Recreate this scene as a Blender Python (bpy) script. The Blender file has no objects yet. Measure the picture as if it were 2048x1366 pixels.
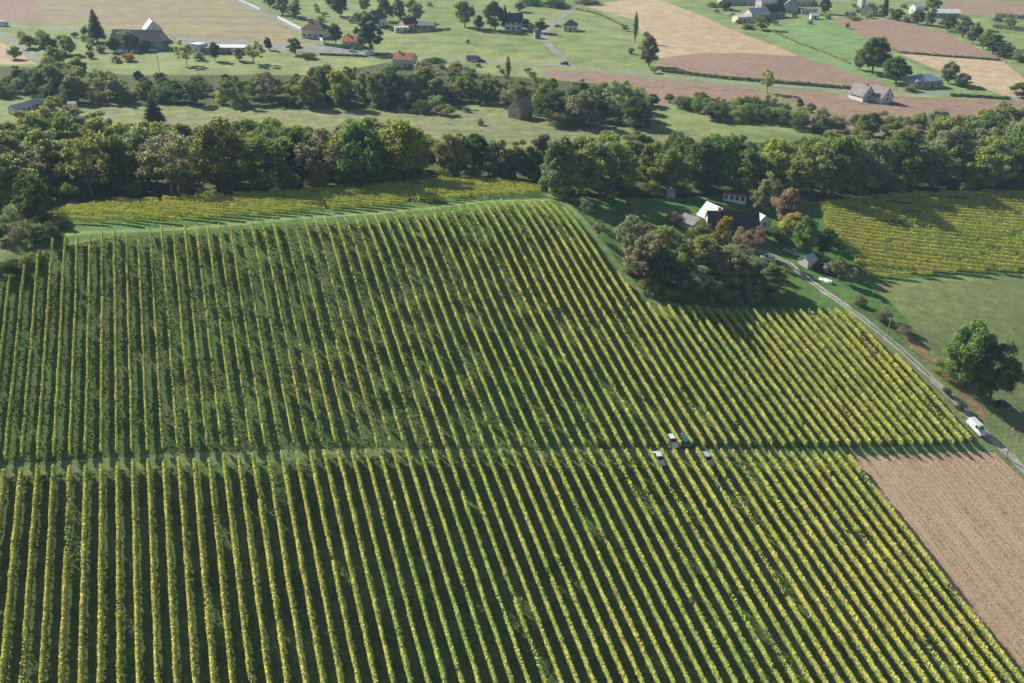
import bpy, math, random
import numpy as np
from mathutils import Vector
from mathutils.geometry import delaunay_2d_cdt

random.seed(7)
RNG = np.random.default_rng(7)
scene = bpy.context.scene
COL = scene.collection
R = math.radians

# ------------------------------------------------------------------ camera, world, sun, exposure
CAM_Z = 130.0
FPX = 2000.0                      # focal length in photograph pixels (2048 wide)
PITCH = math.atan((683 + 300) / FPX)
cam_data = bpy.data.cameras.new("camera")
cam = bpy.data.objects.new("camera", cam_data)
COL.objects.link(cam)
cam.location = (0, 0, CAM_Z)
cam.rotation_euler = (math.pi / 2 - PITCH, 0, 0)
cam_data.sensor_width = 36
cam_data.lens = FPX / 2048 * 36
cam_data.clip_start = 1
cam_data.clip_end = 6000
scene.camera = cam

SUN_EL, SUN_AZ = R(32), R(48)     # azimuth: to the left of straight ahead
world = bpy.data.worlds.new("World")
scene.world = world
world.use_nodes = True
wn = world.node_tree
sky = wn.nodes.new("ShaderNodeTexSky")
sky.sky_type = 'NISHITA'
sky.sun_disc = False
sky.sun_elevation = SUN_EL
sky.sun_rotation = -SUN_AZ
wn.links.new(sky.outputs[0], wn.nodes["Background"].inputs[0])
wn.nodes["Background"].inputs[1].default_value = 0.052
sl = bpy.data.lights.new("sun", 'SUN')
sl.energy = 5.0
sl.angle = R(0.55)
sl.color = (1.0, 0.95, 0.85)
sun = bpy.data.objects.new("sun", sl)
COL.objects.link(sun)
to_sun = Vector((-math.sin(SUN_AZ) * math.cos(SUN_EL), math.cos(SUN_AZ) * math.cos(SUN_EL), math.sin(SUN_EL)))
sun.rotation_euler = to_sun.to_track_quat('Z', 'Y').to_euler()
sun.location = (0, 0, 300)

scene.view_settings.view_transform = 'Standard'
scene.view_settings.look = 'None'
scene.view_settings.exposure = 0.9
scene.view_settings.gamma = 1
scene.cycles.max_bounces = 5
scene.cycles.diffuse_bounces = 2
scene.cycles.transmission_bounces = 3
scene.cycles.volume_bounces = 0
scene.cycles.use_denoising = True
scene.cycles.denoiser = 'OPENIMAGEDENOISE'
scene.cycles.denoising_input_passes = 'RGB_ALBEDO_NORMAL'

# ------------------------------------------------------------------ terrain
def ray(px, py):
    px = np.asarray(px, float); py = np.asarray(py, float)
    a = (px - 1024) / FPX; v = (py - 683) / FPX
    return np.stack([a, math.cos(PITCH) - v * math.sin(PITCH), -math.sin(PITCH) - v * math.cos(PITCH)], -1)

PHI = 0.30577738                 # the vine hedges run this far left of straight ahead
QC = (-96.36765581, -17.48884675, 21.07836422, 0.28808184, -0.94077288, 1.18939826)
def zquad(x, y):
    X = x / 100; Y = y / 100 - 2
    return QC[0] + QC[1] * X + QC[2] * Y + QC[3] * X * X + QC[4] * X * Y + QC[5] * Y * Y
ctrl = []
for px, pys in ((-250, (620, 900, 1366)), (0, (560, 700, 940, 1366)), (207, (470, 580, 700, 900, 1130, 1366)), (600, (448, 600, 900, 1130, 1366)),
                (1024, (418, 600, 750, 900, 1130, 1366)), (1350, (620, 750, 900, 1130, 1366)),
                (1700, (625, 750, 900, 1130, 1366)), (1948, (850, 1100, 1366)), (2200, (1100, 1366))):
    for py in pys:
        rr = ray(px, py); t = 170.0
        for _ in range(200):
            t -= (t * rr[2] - zquad(t * rr[0], t * rr[1])) / rr[2] * 0.3
        ctrl.append(tuple(rr * t))
for px, py, z in ((0, 430, -80), (300, 430, -79.5), (600, 425, -81.5), (1000, 395, -86.5), (0, 390, -83), (300, 388, -82), (600, 382, -84),
                  (900, 368, -87), (1085, 370, -90), (300, 330, -89), (700, 320, -90), (1000, 310, -93), (0, 320, -90),
                  (0, 250, -96), (300, 240, -96), (600, 235, -96.5), (900, 240, -97), (1200, 250, -98), (1000, 280, -95.5),
                  (1200, 440, -91), (1300, 480, -95), (1440, 470, -98), (1440, 420, -98.5), (1535, 515, -101), (1600, 450, -101), (1300, 400, -96),
                  (1450, 560, -100.5), (1640, 575, -103.5), (1740, 560, -106.5), (2048, 550, -110), (1750, 400, -103), (2048, 400, -105),
                  (1900, 470, -106), (1900, 650, -109.5), (2048, 760, -115.5), (1400, 330, -99), (1700, 330, -101), (2048, 330, -102),
                  (1500, 240, -98.5), (2048, 240, -99), (0, 150, -97.5), (500, 150, -97.5), (1000, 150, -97.5), (1500, 150, -97.5), (2048, 150, -97.5),
                  (0, 60, -97), (500, 60, -97), (1000, 60, -97), (1500, 60, -97), (2048, 60, -97), (0, 0, -97), (1024, 0, -97), (2048, 0, -97)):
    rr = ray(px, py)
    ctrl.append(tuple(rr * (z / rr[2])))
for x, y, z in ((-700, 300, -92), (-700, 900, -97), (700, 300, -112), (700, 900, -97), (0, 1500, -95), (-900, 1500, -90), (900, 1500, -92),
                (-250, 150, -78), (250, 120, -132), (-100, 20, -116), (0, 0, -128), (120, 20, -140), (-400, 0, -85), (400, 0, -130), (-300, -200, -95), (300, -200, -130)):
    ctrl.append((x, y, z))
ctrl = np.array(ctrl)
CP = ctrl[:, :2] / 100
def _tps(d2):
    return np.where(d2 > 1e-12, 0.5 * d2 * np.log(np.maximum(d2, 1e-12)), 0)
_n = len(CP)
_K = _tps(((CP[:, None] - CP[None]) ** 2).sum(-1)) + np.eye(_n) * 4e-3
_P = np.hstack([np.ones((_n, 1)), CP])
_A = np.block([[_K, _P], [_P.T, np.zeros((3, 3))]])
_W = np.linalg.solve(_A, np.concatenate([ctrl[:, 2], np.zeros(3)]))
def ground_z(x, y):
    q = np.stack([np.asarray(x, float).ravel(), np.asarray(y, float).ravel()], -1) / 100
    out = np.empty(len(q))
    for i in range(0, len(q), 20000):
        s = q[i:i + 20000]
        out[i:i + 20000] = _tps(((s[:, None] - CP[None]) ** 2).sum(-1)) @ _W[:_n] + _W[_n] + s @ _W[_n + 1:]
    return out.reshape(np.shape(x)) + CAM_Z

def spot(px, py):
    """where the sight line of a photograph pixel meets the ground -> world x, y, z and metres per pixel there"""
    rr = ray(px, py)
    t = np.linspace(70, 1400, 700)
    z = CAM_Z + t * rr[2] - ground_z(t * rr[0], t * rr[1])
    i = int(np.argmax(z < 0)) if (z < 0).any() else 699
    a, b = t[max(i - 1, 0)], t[i]
    for _ in range(14):
        m = (a + b) / 2
        if CAM_Z + m * rr[2] - float(ground_z(m * rr[0], m * rr[1])) < 0: b = m
        else: a = m
    x, y = rr[0] * b, rr[1] * b
    return float(x), float(y), float(ground_z(x, y)), float(b / FPX)

def line(pts):
    return [spot(*p)[:2] for p in pts]

# ------------------------------------------------------------------ helpers: objects
def link(name, mesh, parent=None, mat=None):
    o = bpy.data.objects.new(name, mesh)
    COL.objects.link(o)
    if parent is not None: o.parent = parent
    if mat is not None and mesh is not None:
        for m in (mat if isinstance(mat, (list, tuple)) else [mat]): mesh.materials.append(m)
    return o
def tag(o, label=None, cat=None, group=None, kind=None):
    if label: o["label"] = label
    if cat: o["category"] = cat
    if group: o["group"] = group
    if kind: o["kind"] = kind
    return o
def thing(name, label, cat, loc, rotz=0.0, group=None):
    o = bpy.data.objects.new(name, None)
    o.empty_display_size = 0.5
    COL.objects.link(o)
    o.location = loc; o.rotation_euler = (0, 0, rotz)
    return tag(o, label, cat, group)
def copy_thing(src, loc, rotz, scale=None):
    r = src.copy(); COL.objects.link(r)
    r.location = loc; r.rotation_euler = (0, 0, rotz)
    if scale is not None: r.scale = scale
    for ch in src.children:
        c = ch.copy(); COL.objects.link(c); c.parent = r
        for g in ch.children:
            d = g.copy(); COL.objects.link(d); d.parent = c
    return r
def quads_mesh(name, P, smooth=False):
    """P: (n,4,3) array of separate quads"""
    n = len(P)
    me = bpy.data.meshes.new(name)
    me.vertices.add(n * 4); me.vertices.foreach_set("co", P.reshape(-1).astype(np.float32))
    me.loops.add(n * 4); me.loops.foreach_set("vertex_index", np.arange(n * 4, dtype=np.int32))
    me.polygons.add(n); me.polygons.foreach_set("loop_start", np.arange(0, n * 4, 4, dtype=np.int32))
    me.update()
    return me
def unit(v):
    return v / np.maximum(np.linalg.norm(v, axis=-1, keepdims=True), 1e-9)
def leaf_quads(C, N, size):
    """quads centred at C facing N"""
    n = len(C)
    t = unit(np.cross(N, unit(RNG.normal(size=(n, 3)))))
    b = np.cross(N, t)
    s = size[:, None] * 0.5
    a = RNG.uniform(0.7, 1.3, (n, 1))
    return np.stack([C - t * s * a - b * s, C + t * s * a - b * s * 0.8, C + t * s * a * 0.8 + b * s, C - t * s * a + b * s * 0.9], 1)

class MB:
    def __init__(self): self.v = []; self.f = []; self.m = []
    def add(self, vs, fs, mi=0):
        k = len(self.v); self.v += [tuple(map(float, p)) for p in vs]
        for q in fs: self.f.append([i + k for i in q]); self.m.append(mi)
        return self
    def box(self, x0, x1, y0, y1, z0, z1, mi=0):
        v = [(x, y, z) for z in (z0, z1) for y in (y0, y1) for x in (x0, x1)]
        return self.add(v, [(0, 2, 3, 1), (4, 5, 7, 6), (0, 1, 5, 4), (2, 6, 7, 3), (0, 4, 6, 2), (1, 3, 7, 5)], mi)
    def prism(self, poly, y0, y1, mi=0):
        """poly in x,z extruded along y"""
        n = len(poly)
        v = [(x, y0, z) for x, z in poly] + [(x, y1, z) for x, z in poly]
        return self.add(v, [tuple(range(n)), tuple(range(2 * n - 1, n - 1, -1))] + [(i, i + n, (i + 1) % n + n, (i + 1) % n) for i in range(n)], mi)
    def tube(self, pts, rad, seg=6, mi=0):
        pts = [Vector(p) for p in pts]; rings = []
        for i, p in enumerate(pts):
            d = (pts[min(i + 1, len(pts) - 1)] - pts[max(i - 1, 0)]).normalized()
            a = d.orthogonal().normalized(); b = d.cross(a)
            rings.append([p + (a * math.cos(2 * math.pi * k / seg) + b * math.sin(2 * math.pi * k / seg)) * rad[i] for k in range(seg)])
        v = [q for r_ in rings for q in r_]; f = []
        for i in range(len(pts) - 1):
            for k in range(seg):
                f.append((i * seg + k, i * seg + (k + 1) % seg, (i + 1) * seg + (k + 1) % seg, (i + 1) * seg + k))
        f.append(tuple(range(seg - 1, -1, -1))); f.append(tuple(range((len(pts) - 1) * seg, len(pts) * seg)))
        return self.add(v, f, mi)
    def mesh(self, name):
        me = bpy.data.meshes.new(name)
        me.from_pydata(self.v, [], self.f)
        me.polygons.foreach_set("material_index", self.m)
        me.update()
        return me
    def build(self, name, mat, parent=None):
        return link(name, self.mesh(name), parent, mat)

_ONES = "zeroth first second third fourth fifth sixth seventh eighth ninth tenth eleventh twelfth thirteenth fourteenth fifteenth sixteenth seventeenth eighteenth nineteenth".split()
_TENS = "zero ten twenty thirty forty fifty sixty seventy eighty ninety".split()
def ordinal(n):
    if n < 20: return _ONES[n]
    if n >= 100: return "hundred-and-" + ordinal(n - 100) if n > 100 else "hundredth"
    if n % 10 == 0: return _TENS[n // 10][:-1] + "ieth"
    return _TENS[n // 10] + "-" + _ONES[n % 10]

# ------------------------------------------------------------------ materials
class NT:
    def __init__(self, name):
        self.mat = bpy.data.materials.new(name); self.mat.use_nodes = True
        self.t = self.mat.node_tree; self.t.nodes.clear()
        self.out = self.n("ShaderNodeOutputMaterial")
    def n(self, kind, **kw):
        o = self.t.nodes.new(kind)
        for k, v in kw.items():
            if hasattr(o, k): setattr(o, k, v)
            else: o.inputs[k].default_value = v
        return o
    def l(self, a, b): self.t.links.new(a, b)
    def pos(self): return self.n("ShaderNodeNewGeometry").outputs["Position"]
    def noise(self, scale, detail=3, rough=0.6, vec=None, stretch=None, rot=0.0):
        vec = vec or self.pos()
        if stretch:
            for key, val in (("Rotation", (0, 0, rot)), ("Scale", stretch)):
                mp = self.n("ShaderNodeMapping"); mp.inputs[key].default_value = val
                self.l(vec, mp.inputs["Vector"]); vec = mp.outputs[0]
        o = self.n("ShaderNodeTexNoise", Scale=scale, Detail=detail, Roughness=rough)
        self.l(vec, o.inputs["Vector"])
        return o.outputs["Fac"]
    def ramp(self, fac, stops):
        o = self.n("ShaderNodeValToRGB")
        e = o.color_ramp.elements
        while len(e) < len(stops): e.new(0.5)
        for i, (p, c) in enumerate(stops):
            e[i].position = p; e[i].color = (*c, 1) if len(c) == 3 else c
        self.l(fac, o.inputs[0])
        return o.outputs[0]
    def mix(self, fac, a, b, mode='MIX'):
        o = self.n("ShaderNodeMix", data_type='RGBA', blend_type=mode)
        for s, v in ((o.inputs[0], fac), (o.inputs[6], a), (o.inputs[7], b)):
            if hasattr(v, "links"): self.l(v, s)
            else: s.default_value = (*v, 1) if isinstance(v, tuple) else v
        return o.outputs[2]
    def finish(self, color, rough=0.9, bump=None, bump_d=0.1, spec=0.2, metallic=0.0):
        p = self.n("ShaderNodeBsdfPrincipled", Roughness=rough, Metallic=metallic)
        p.inputs["Specular IOR Level"].default_value = spec
        if hasattr(color, "links"): self.l(color, p.inputs["Base Color"])
        else: p.inputs["Base Color"].default_value = (*color, 1)
        if bump is not None:
            b = self.n("ShaderNodeBump", Strength=1.0, Distance=bump_d)
            self.l(bump, b.inputs["Height"]); self.l(b.outputs[0], p.inputs["Normal"])
        self.l(p.outputs[0], self.out.inputs[0])
        return self.mat

def field_mat(name, ca, cb, cc=None, big=0.02, mid=0.25, fine=2.5, stripe=None, bump_d=0.25, patch=0.5):
    """ca/cb mottled at two sizes, cc in scattered patches; stripe=(spacing m, heading rad, colour, strength)"""
    m = NT(name)
    c = m.mix(m.ramp(m.noise(big, 4), [(0.35, (0, 0, 0)), (0.65, (1, 1, 1))]), ca, cb)
    md = m.ramp(m.noise(mid, 5, 0.7), [(0.3, (0.62, 0.64, 0.62)), (0.7, (1.36, 1.34, 1.3))])
    c = m.mix(1.0, c, md, 'MULTIPLY')
    if cc:
        c = m.mix(m.ramp(m.noise(mid * 0.45, 6, 0.75), [(patch, (0, 0, 0)), (patch + 0.12, (1, 1, 1))]), c, cc)
    fn = m.noise(fine, 4, 0.75)
    c = m.mix(1.0, c, m.ramp(fn, [(0.3, (0.7, 0.7, 0.7)), (0.7, (1.28, 1.28, 1.28))]), 'MULTIPLY')
    if stripe:
        sp, hd, col, k = stripe
        s = m.noise(1.0, 2, 0.5, stretch=(1.0 / sp, 0.02 / sp, 0.0), rot=-hd)
        c = m.mix(m.ramp(s, [(0.42, (0, 0, 0)), (0.6, (k, k, k))]), c, col)
    return m.finish(c, 0.95, fn, bump_d, 0.1)

def leaf_mat(name, variety, trans=0.35, own=None, lo=0.6):
    """leaves: the object's own colour, varied leaf by leaf and clump by clump"""
    m = NT(name)
    geo = m.n("ShaderNodeNewGeometry")
    if own is None:
        base = m.n("ShaderNodeObjectInfo").outputs["Color"]
    else:
        base = own(m)
    rnd = m.ramp(geo.outputs["Random Per Island"], [(0.0, (lo, lo + 0.02, lo)), (0.5, (1, 1, 1)), (0.9, (1 + (1 - lo) * 0.8, 1 + (1 - lo) * 0.65, 1.1)), (1.0, variety)])
    c = m.mix(1.0, base, rnd, 'MULTIPLY')
    cl = m.ramp(m.noise(0.35, 3, 0.6), [(0.3, (0.72, 0.8, 0.8)), (0.7, (1.3, 1.2, 1.1))])
    c = m.mix(1.0, c, cl, 'MULTIPLY')
    d = m.n("ShaderNodeBsdfDiffuse"); t = m.n("ShaderNodeBsdfTranslucent")
    m.l(c, d.inputs["Color"]); m.l(c, t.inputs["Color"])
    mx = m.n("ShaderNodeMixShader"); mx.inputs[0].default_value = trans
    m.l(d.outputs[0], mx.inputs[1]); m.l(t.outputs[0], mx.inputs[2]); m.l(mx.outputs[0], m.out.inputs[0])
    return m.mat

def plain(name, col, rough=0.8, var=0.15, scale=1.2, spec=0.2, metallic=0.0, coord_local=True):
    m = NT(name)
    vec = m.n("ShaderNodeTexCoord").outputs["Object"] if coord_local else m.pos()
    nz = m.noise(scale, 4, 0.65, vec)
    c = m.mix(1.0, col, m.ramp(nz, [(0.3, (1 - var,) * 3), (0.7, (1 + var,) * 3)]), 'MULTIPLY')
    return m.finish(c, rough, nz, 0.02, spec, metallic)
def tiled_roof(name, col, col2, rows=0.35, var=0.3):
    m = NT(name)
    vec = m.n("ShaderNodeTexCoord").outputs["Object"]
    br = m.n("ShaderNodeTexBrick"); br.inputs["Scale"].default_value = 1.0
    br.inputs["Brick Width"].default_value = 0.3; br.inputs["Row Height"].default_value = rows; br.inputs["Mortar Size"].default_value = 0.03
    br.inputs["Color1"].default_value = (*col, 1); br.inputs["Color2"].default_value = (*col2, 1); br.inputs["Mortar"].default_value = (*[k * 0.5 for k in col], 1)
    m.l(vec, br.inputs["Vector"])
    nz = m.noise(0.5, 4, 0.7, vec)
    c = m.mix(1.0, br.outputs["Color"], m.ramp(nz, [(0.3, (1 - var,) * 3), (0.7, (1 + var,) * 3)]), 'MULTIPLY')
    return m.finish(c, 0.8, nz, 0.03, 0.2)

M = {}
ROW = PHI                        # heading of the hedges
M['grass'] = field_mat("meadow grass", (0.145, 0.20, 0.07), (0.205, 0.245, 0.095), (0.25, 0.245, 0.125), 0.012, 0.07, 1.2, patch=0.56)
M['lush'] = field_mat("lush grass", (0.075, 0.165, 0.04), (0.11, 0.20, 0.055), (0.18, 0.20, 0.07), 0.03, 0.3, 2.0, patch=0.6)
M['vineground'] = field_mat("vineyard grass", (0.09, 0.155, 0.035), (0.13, 0.195, 0.05), (0.23, 0.21, 0.11), 0.03, 0.35, 2.5, stripe=(0.9, ROW, (0.12, 0.13, 0.07), 0.35), patch=0.6)
M['paddock'] = field_mat("dull grass", (0.15, 0.20, 0.065), (0.185, 0.23, 0.08), None, 0.02, 0.3, 2.2, stripe=(1.6, R(95), (0.17, 0.18, 0.075), 0.5))
M['bright'] = field_mat("bright young grass", (0.135, 0.225, 0.075), (0.165, 0.245, 0.09), (0.21, 0.24, 0.12), 0.015, 0.1, 1.2, stripe=(3, R(40), (0.19, 0.27, 0.12), 0.5), patch=0.56)
M['plough'] = field_mat("ploughed soil", (0.45, 0.315, 0.20), (0.54, 0.385, 0.25), (0.27, 0.22, 0.115), 0.03, 1.1, 3.0, stripe=(0.55, ROW, (0.66, 0.49, 0.33), 0.75), bump_d=0.6, patch=0.56)
M['brown'] = field_mat("brown cropland", (0.205, 0.14, 0.11), (0.26, 0.18, 0.14), (0.17, 0.12, 0.075), 0.01, 0.3, 1.5, stripe=(2.2, R(75), (0.28, 0.19, 0.14), 0.6), patch=0.6)
M['tan'] = field_mat("tan stubble", (0.34, 0.25, 0.16), (0.38, 0.29, 0.19), (0.33, 0.23, 0.15), 0.01, 0.2, 1.2, stripe=(4, R(60), (0.41, 0.32, 0.21), 0.5), patch=0.6)
M['straw'] = field_mat("straw coloured weeds", (0.22, 0.175, 0.115), (0.26, 0.225, 0.12), (0.19, 0.155, 0.125), 0.012, 0.09, 0.7, stripe=(7, R(85), (0.29, 0.26, 0.12), 0.5), patch=0.47)
M['reed'] = field_mat("pale rough grass", (0.165, 0.185, 0.085), (0.21, 0.22, 0.10), (0.13, 0.165, 0.06), 0.02, 0.15, 1.2, patch=0.55)
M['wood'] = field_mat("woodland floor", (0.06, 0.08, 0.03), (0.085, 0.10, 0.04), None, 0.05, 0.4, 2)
M['rust'] = field_mat("dry bracken verge", (0.27, 0.16, 0.09), (0.33, 0.22, 0.12), (0.19, 0.18, 0.07), 0.08, 0.5, 2.5, patch=0.55)
M['gravel'] = field_mat("pale gravel", (0.36, 0.33, 0.30), (0.42, 0.39, 0.36), (0.30, 0.30, 0.22), 0.05, 0.5, 3, patch=0.62, bump_d=0.08)
M['grasstrack'] = field_mat("worn grass track", (0.15, 0.23, 0.07), (0.19, 0.25, 0.085), (0.28, 0.28, 0.17), 0.05, 0.35, 2.5, stripe=(0.8, R(90), (0.25, 0.27, 0.14), 0.35), patch=0.62, bump_d=0.1)
M['asphalt'] = field_mat("grey asphalt", (0.19, 0.195, 0.20), (0.23, 0.235, 0.235), (0.20, 0.21, 0.15), 0.02, 0.2, 2, bump_d=0.02)

# ------------------------------------------------------------------ the ground, cut into fields, roads and tracks
def strip(pts, w):
    """a band of width w metres along a line of world points"""
    p = np.array(pts, float); d = np.gradient(p, axis=0); d = unit(d)
    n = np.stack([-d[:, 1], d[:, 0]], -1) * w / 2
    return [tuple(q) for q in p + n] + [tuple(q) for q in (p - n)[::-1]]
def ragged(pts, w, amp=0.3, step=1.8):
    p = strip(dense(pts, step), w)
    return [(x + RNG.uniform(-amp, amp), y + RNG.uniform(-amp, amp)) for x, y in p]
def dense(pts, step=8.0):
    out = []
    for a, b in zip(pts[:-1], pts[1:]):
        k = max(1, int(math.dist(a, b) / step))
        out += [(a[0] + (b[0] - a[0]) * i / k, a[1] + (b[1] - a[1]) * i / k) for i in range(k)]
    return out + [pts[-1]]

lane_px = [(1508, 500), (1540, 508), (1575, 525), (1610, 553), (1650, 584), (1700, 618), (1745, 652), (1800, 697), (1860, 752), (1905, 795), (1953, 848), (1990, 884), (2022, 912), (2062, 952), (2150, 1050)]
lane = line(lane_px)
road_px = [(-90, 42), (0, 50), (100, 57), (230, 66), (360, 82), (500, 91), (640, 101), (740, 109), (950, 122), (1130, 130), (1300, 149), (1450, 163), (1720, 183), (2140, 204)]
road = line(road_px)
UPPER_PX = [(-160, 600), (25, 556), (60, 538), (104, 492), (160, 487), (232, 472), (330, 466), (620, 446), (900, 426), (1112, 413), (1180, 486), (1240, 560), (1296, 618), (1340, 621), (1500, 630), (1690, 628),
            (1760, 690), (1850, 775), (1950, 882), (1925, 893), (1500, 898), (1000, 900), (700, 896), (300, 908), (40, 925), (-160, 940)]
LOWER_PX = [(-160, 966), (0, 953), (230, 940), (680, 914), (1390, 912), (1690, 919), (1712, 932), (2062, 1395), (2110, 1460), (-160, 1460)]
RIGHT_PX = [(1640, 410), (1760, 394), (1900, 388), (2200, 384), (2200, 540), (1900, 551), (1740, 560), (1700, 520), (1650, 470)]
BACK_PX = [(98, 430), (200, 414), (420, 398), (700, 382), (860, 366), (960, 364), (1085, 379), (1080, 392), (900, 406), (500, 438), (250, 452), (130, 449)]
upper, lower, right_v, back_v = line(UPPER_PX), line(LOWER_PX), line(RIGHT_PX), line(BACK_PX)

FIELDS = [   # (object name, material, polygon) - the first polygon that holds a triangle gets it
    ("lane_grass_strip", 'lush', ragged(lane[:9], 0.55, 0.14, 1.2)),
    ("lane", 'gravel', ragged(lane, 2.3)),
    ("road", 'asphalt', ragged(road, 4.6, 0.35, 4)),
    ("road_apron", 'asphalt', line([(350, 74), (560, 88), (640, 92), (690, 98), (760, 108), (740, 113), (640, 107), (520, 98), (360, 88)])),
    ("side_road", 'asphalt', strip(dense(line([(700, 103), (652, 88), (600, 62), (560, 43), (470, 0), (400, -32)]), 8), 4.5)),
    ("drive", 'asphalt', ragged(dense(line([(1136, 130), (1112, 103), (1090, 82), (1085, 70), (1105, 48), (1140, 22), (1160, 10)]), 8), 3.8)),
    ("farm_road", 'asphalt', strip(dense(line([(-60, 45), (0, 66), (50, 100), (85, 128), (105, 165), (120, 200), (150, 214)]), 8), 4)),
    ("grass_track", 'grasstrack', ragged(dense(line([(1995, 893), (1850, 899), (1700, 905), (1300, 907), (1000, 907), (700, 906), (300, 924), (0, 945), (-160, 956)]), 6), 2.4)),
    ("field_path", 'grasstrack', ragged(dense(line([(60, 478), (150, 468), (250, 462), (600, 436), (860, 416), (1000, 402), (1120, 399), (1150, 425), (1190, 470), (1230, 525), (1268, 570), (1305, 600), (1370, 612)]), 6), 2.1)),
    ("bracken_verge", 'rust', line([(1236, 500), (1258, 540), (1300, 592), (1340, 602), (1310, 560), (1270, 500)])),
    ("bracken_bank", 'rust', line([(1790, 655), (1830, 676), (1872, 722), (1925, 775), (1980, 838), (1968, 842), (1928, 798), (1874, 742), (1812, 682)])),
    ("vineyard_ground", 'vineground', upper), ("vineyard_ground", 'vineground', lower),
    ("vineyard_ground", 'lush', right_v), ("vineyard_ground", 'lush', back_v),
    ("headland", 'lush', line([(40, 468), (130, 451), (300, 450), (500, 440), (900, 408), (1085, 391), (1150, 402), (1215, 480), (1312, 608), (1296, 618), (1240, 560), (1180, 486), (1112, 413), (900, 426), (620, 446), (330, 466), (232, 474), (104, 494), (60, 500)])),
    ("ploughed_field", 'plough', line([(1700, 914), (1850, 906), (1990, 903), (2040, 955), (2150, 1075), (2250, 1250), (2250, 1500), (2130, 1470), (2066, 1395), (1712, 930)])),
    ("farm_lawn", 'lush', line([(1130, 402), (1250, 398), (1480, 392), (1640, 412), (1700, 520), (1745, 570), (1850, 690), (1800, 690), (1690, 622), (1500, 622), (1300, 600), (1180, 460)])),
    ("paddock", 'paddock', line([(1742, 578), (1900, 562), (2200, 545), (2250, 800), (2060, 805), (1960, 800), (1880, 715), (1820, 655)])),
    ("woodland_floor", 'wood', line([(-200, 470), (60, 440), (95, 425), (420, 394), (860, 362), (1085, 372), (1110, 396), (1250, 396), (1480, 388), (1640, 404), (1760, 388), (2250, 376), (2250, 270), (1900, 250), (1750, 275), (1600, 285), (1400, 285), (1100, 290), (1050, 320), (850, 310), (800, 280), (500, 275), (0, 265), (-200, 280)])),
    ("stubble_field", 'reed', line([(820, 226), (930, 229), (1060, 300), (1050, 318), (860, 300)])),
    ("rough_pasture", 'reed', line([(170, 218), (400, 216), (640, 222), (820, 222), (1040, 215), (1300, 265), (1420, 255), (1420, 285), (1100, 290), (1060, 300), (930, 232), (820, 240), (840, 300), (500, 285), (250, 280), (150, 235)])),
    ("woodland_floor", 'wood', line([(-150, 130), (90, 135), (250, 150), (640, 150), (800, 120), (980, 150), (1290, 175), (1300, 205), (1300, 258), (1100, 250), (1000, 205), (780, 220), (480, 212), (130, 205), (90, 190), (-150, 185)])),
    ("cropland", 'brown', line([(-150, -45), (66, -45), (72, 0), (104, 46), (0, 42), (-150, 36)])),
    ("straw_field", 'straw', line([(66, -45), (72, 0), (104, 46), (230, 58), (360, 75), (640, 95), (560, 52), (470, 5), (400, -45)])),
    ("cropland", 'tan', line([(-150, 60), (-10, 78), (40, 104), (72, 128), (-150, 130)])),
    ("stubble_field", 'tan', line([(1170, 12), (1300, -8), (1400, 30), (1470, 62), (1540, 88), (1600, 112), (1480, 106), (1400, 106), (1320, 116), (1295, 92), (1270, 40)])),
    ("cropland", 'brown', line([(1320, 116), (1400, 106), (1480, 106), (1600, 112), (1700, 145), (1780, 172), (1800, 181), (1720, 176), (1450, 156), (1325, 140), (1310, 130)])),
    ("field_margin", 'reed', line([(1490, 172), (1530, 177), (1620, 215), (1640, 235), (1600, 232), (1560, 206)])),
    ("cropland", 'brown', line([(1080, 138), (1180, 142), (1300, 156), (1450, 170), (1720, 190), (2200, 212), (2200, 262), (1850, 278), (1650, 264), (1560, 246), (1425, 240), (1370, 212), (1290, 208), (1200, 168), (1100, 158)])),
    ("green_field", 'bright', line([(1520, 62), (1548, 52), (1600, 36), (1660, 38), (1700, 62), (1760, 95), (1850, 140), (1990, 192), (1880, 186), (1800, 178), (1780, 170), (1700, 143), (1600, 110)])),
    ("stubble_field", 'tan', line([(1800, 108), (1900, 115), (2005, 123), (2060, 165), (2200, 215), (2000, 190), (1900, 150)])),
    ("cropland", 'brown', line([(1655, 35), (1780, 38), (1880, 62), (1960, 98), (2020, 125), (2005, 121), (1800, 105), (1760, 88), (1700, 58)])),
    ("cropland", 'brown', line([(1885, 0), (2200, 6), (2200, 42), (1990, 34), (1895, 22)])),
    ("ground", 'grass', None),
]
pts2, edges = [], []
def inside(poly, xy):
    p = np.array(poly); x, y = xy[:, 0], xy[:, 1]; r_ = np.zeros(len(xy), bool); j = len(p) - 1
    for i in range(len(p)):
        if p[i, 1] != p[j, 1]:
            r_ ^= ((p[i, 1] > y) != (p[j, 1] > y)) & (x < (p[j, 0] - p[i, 0]) * (y - p[i, 1]) / (p[j, 1] - p[i, 1]) + p[i, 0])
        j = i
    return r_
JAG = {}; k_field = 0
for nm, mk, poly in FIELDS:
    if poly is None: continue
    poly = dense(poly + [poly[0]], 12 if mk in ('gravel', 'asphalt', 'grasstrack') or nm == 'lane_grass_strip' else 3.5)[:-1]
    if len(poly) > 8 and mk not in ('gravel', 'asphalt', 'grasstrack') and nm != 'lane_grass_strip':
        poly = [(x + RNG.uniform(-0.35, 0.35), y + RNG.uniform(-0.35, 0.35)) for x, y in poly]      # ragged field edges
    JAG[k_field] = poly
    k_field += 1
    k = len(pts2)
    pts2 += poly
    edges += [(k + i, k + (i + 1) % len(poly)) for i in range(len(poly))]
def grid(x0, x1, y0, y1, s):
    gx, gy = np.meshgrid(np.arange(x0, x1, s), np.arange(y0, y1, s))
    g = np.stack([gx.ravel(), gy.ravel()], -1) + RNG.uniform(-0.2, 0.2, (gx.size, 2)) * s
    return g
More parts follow.
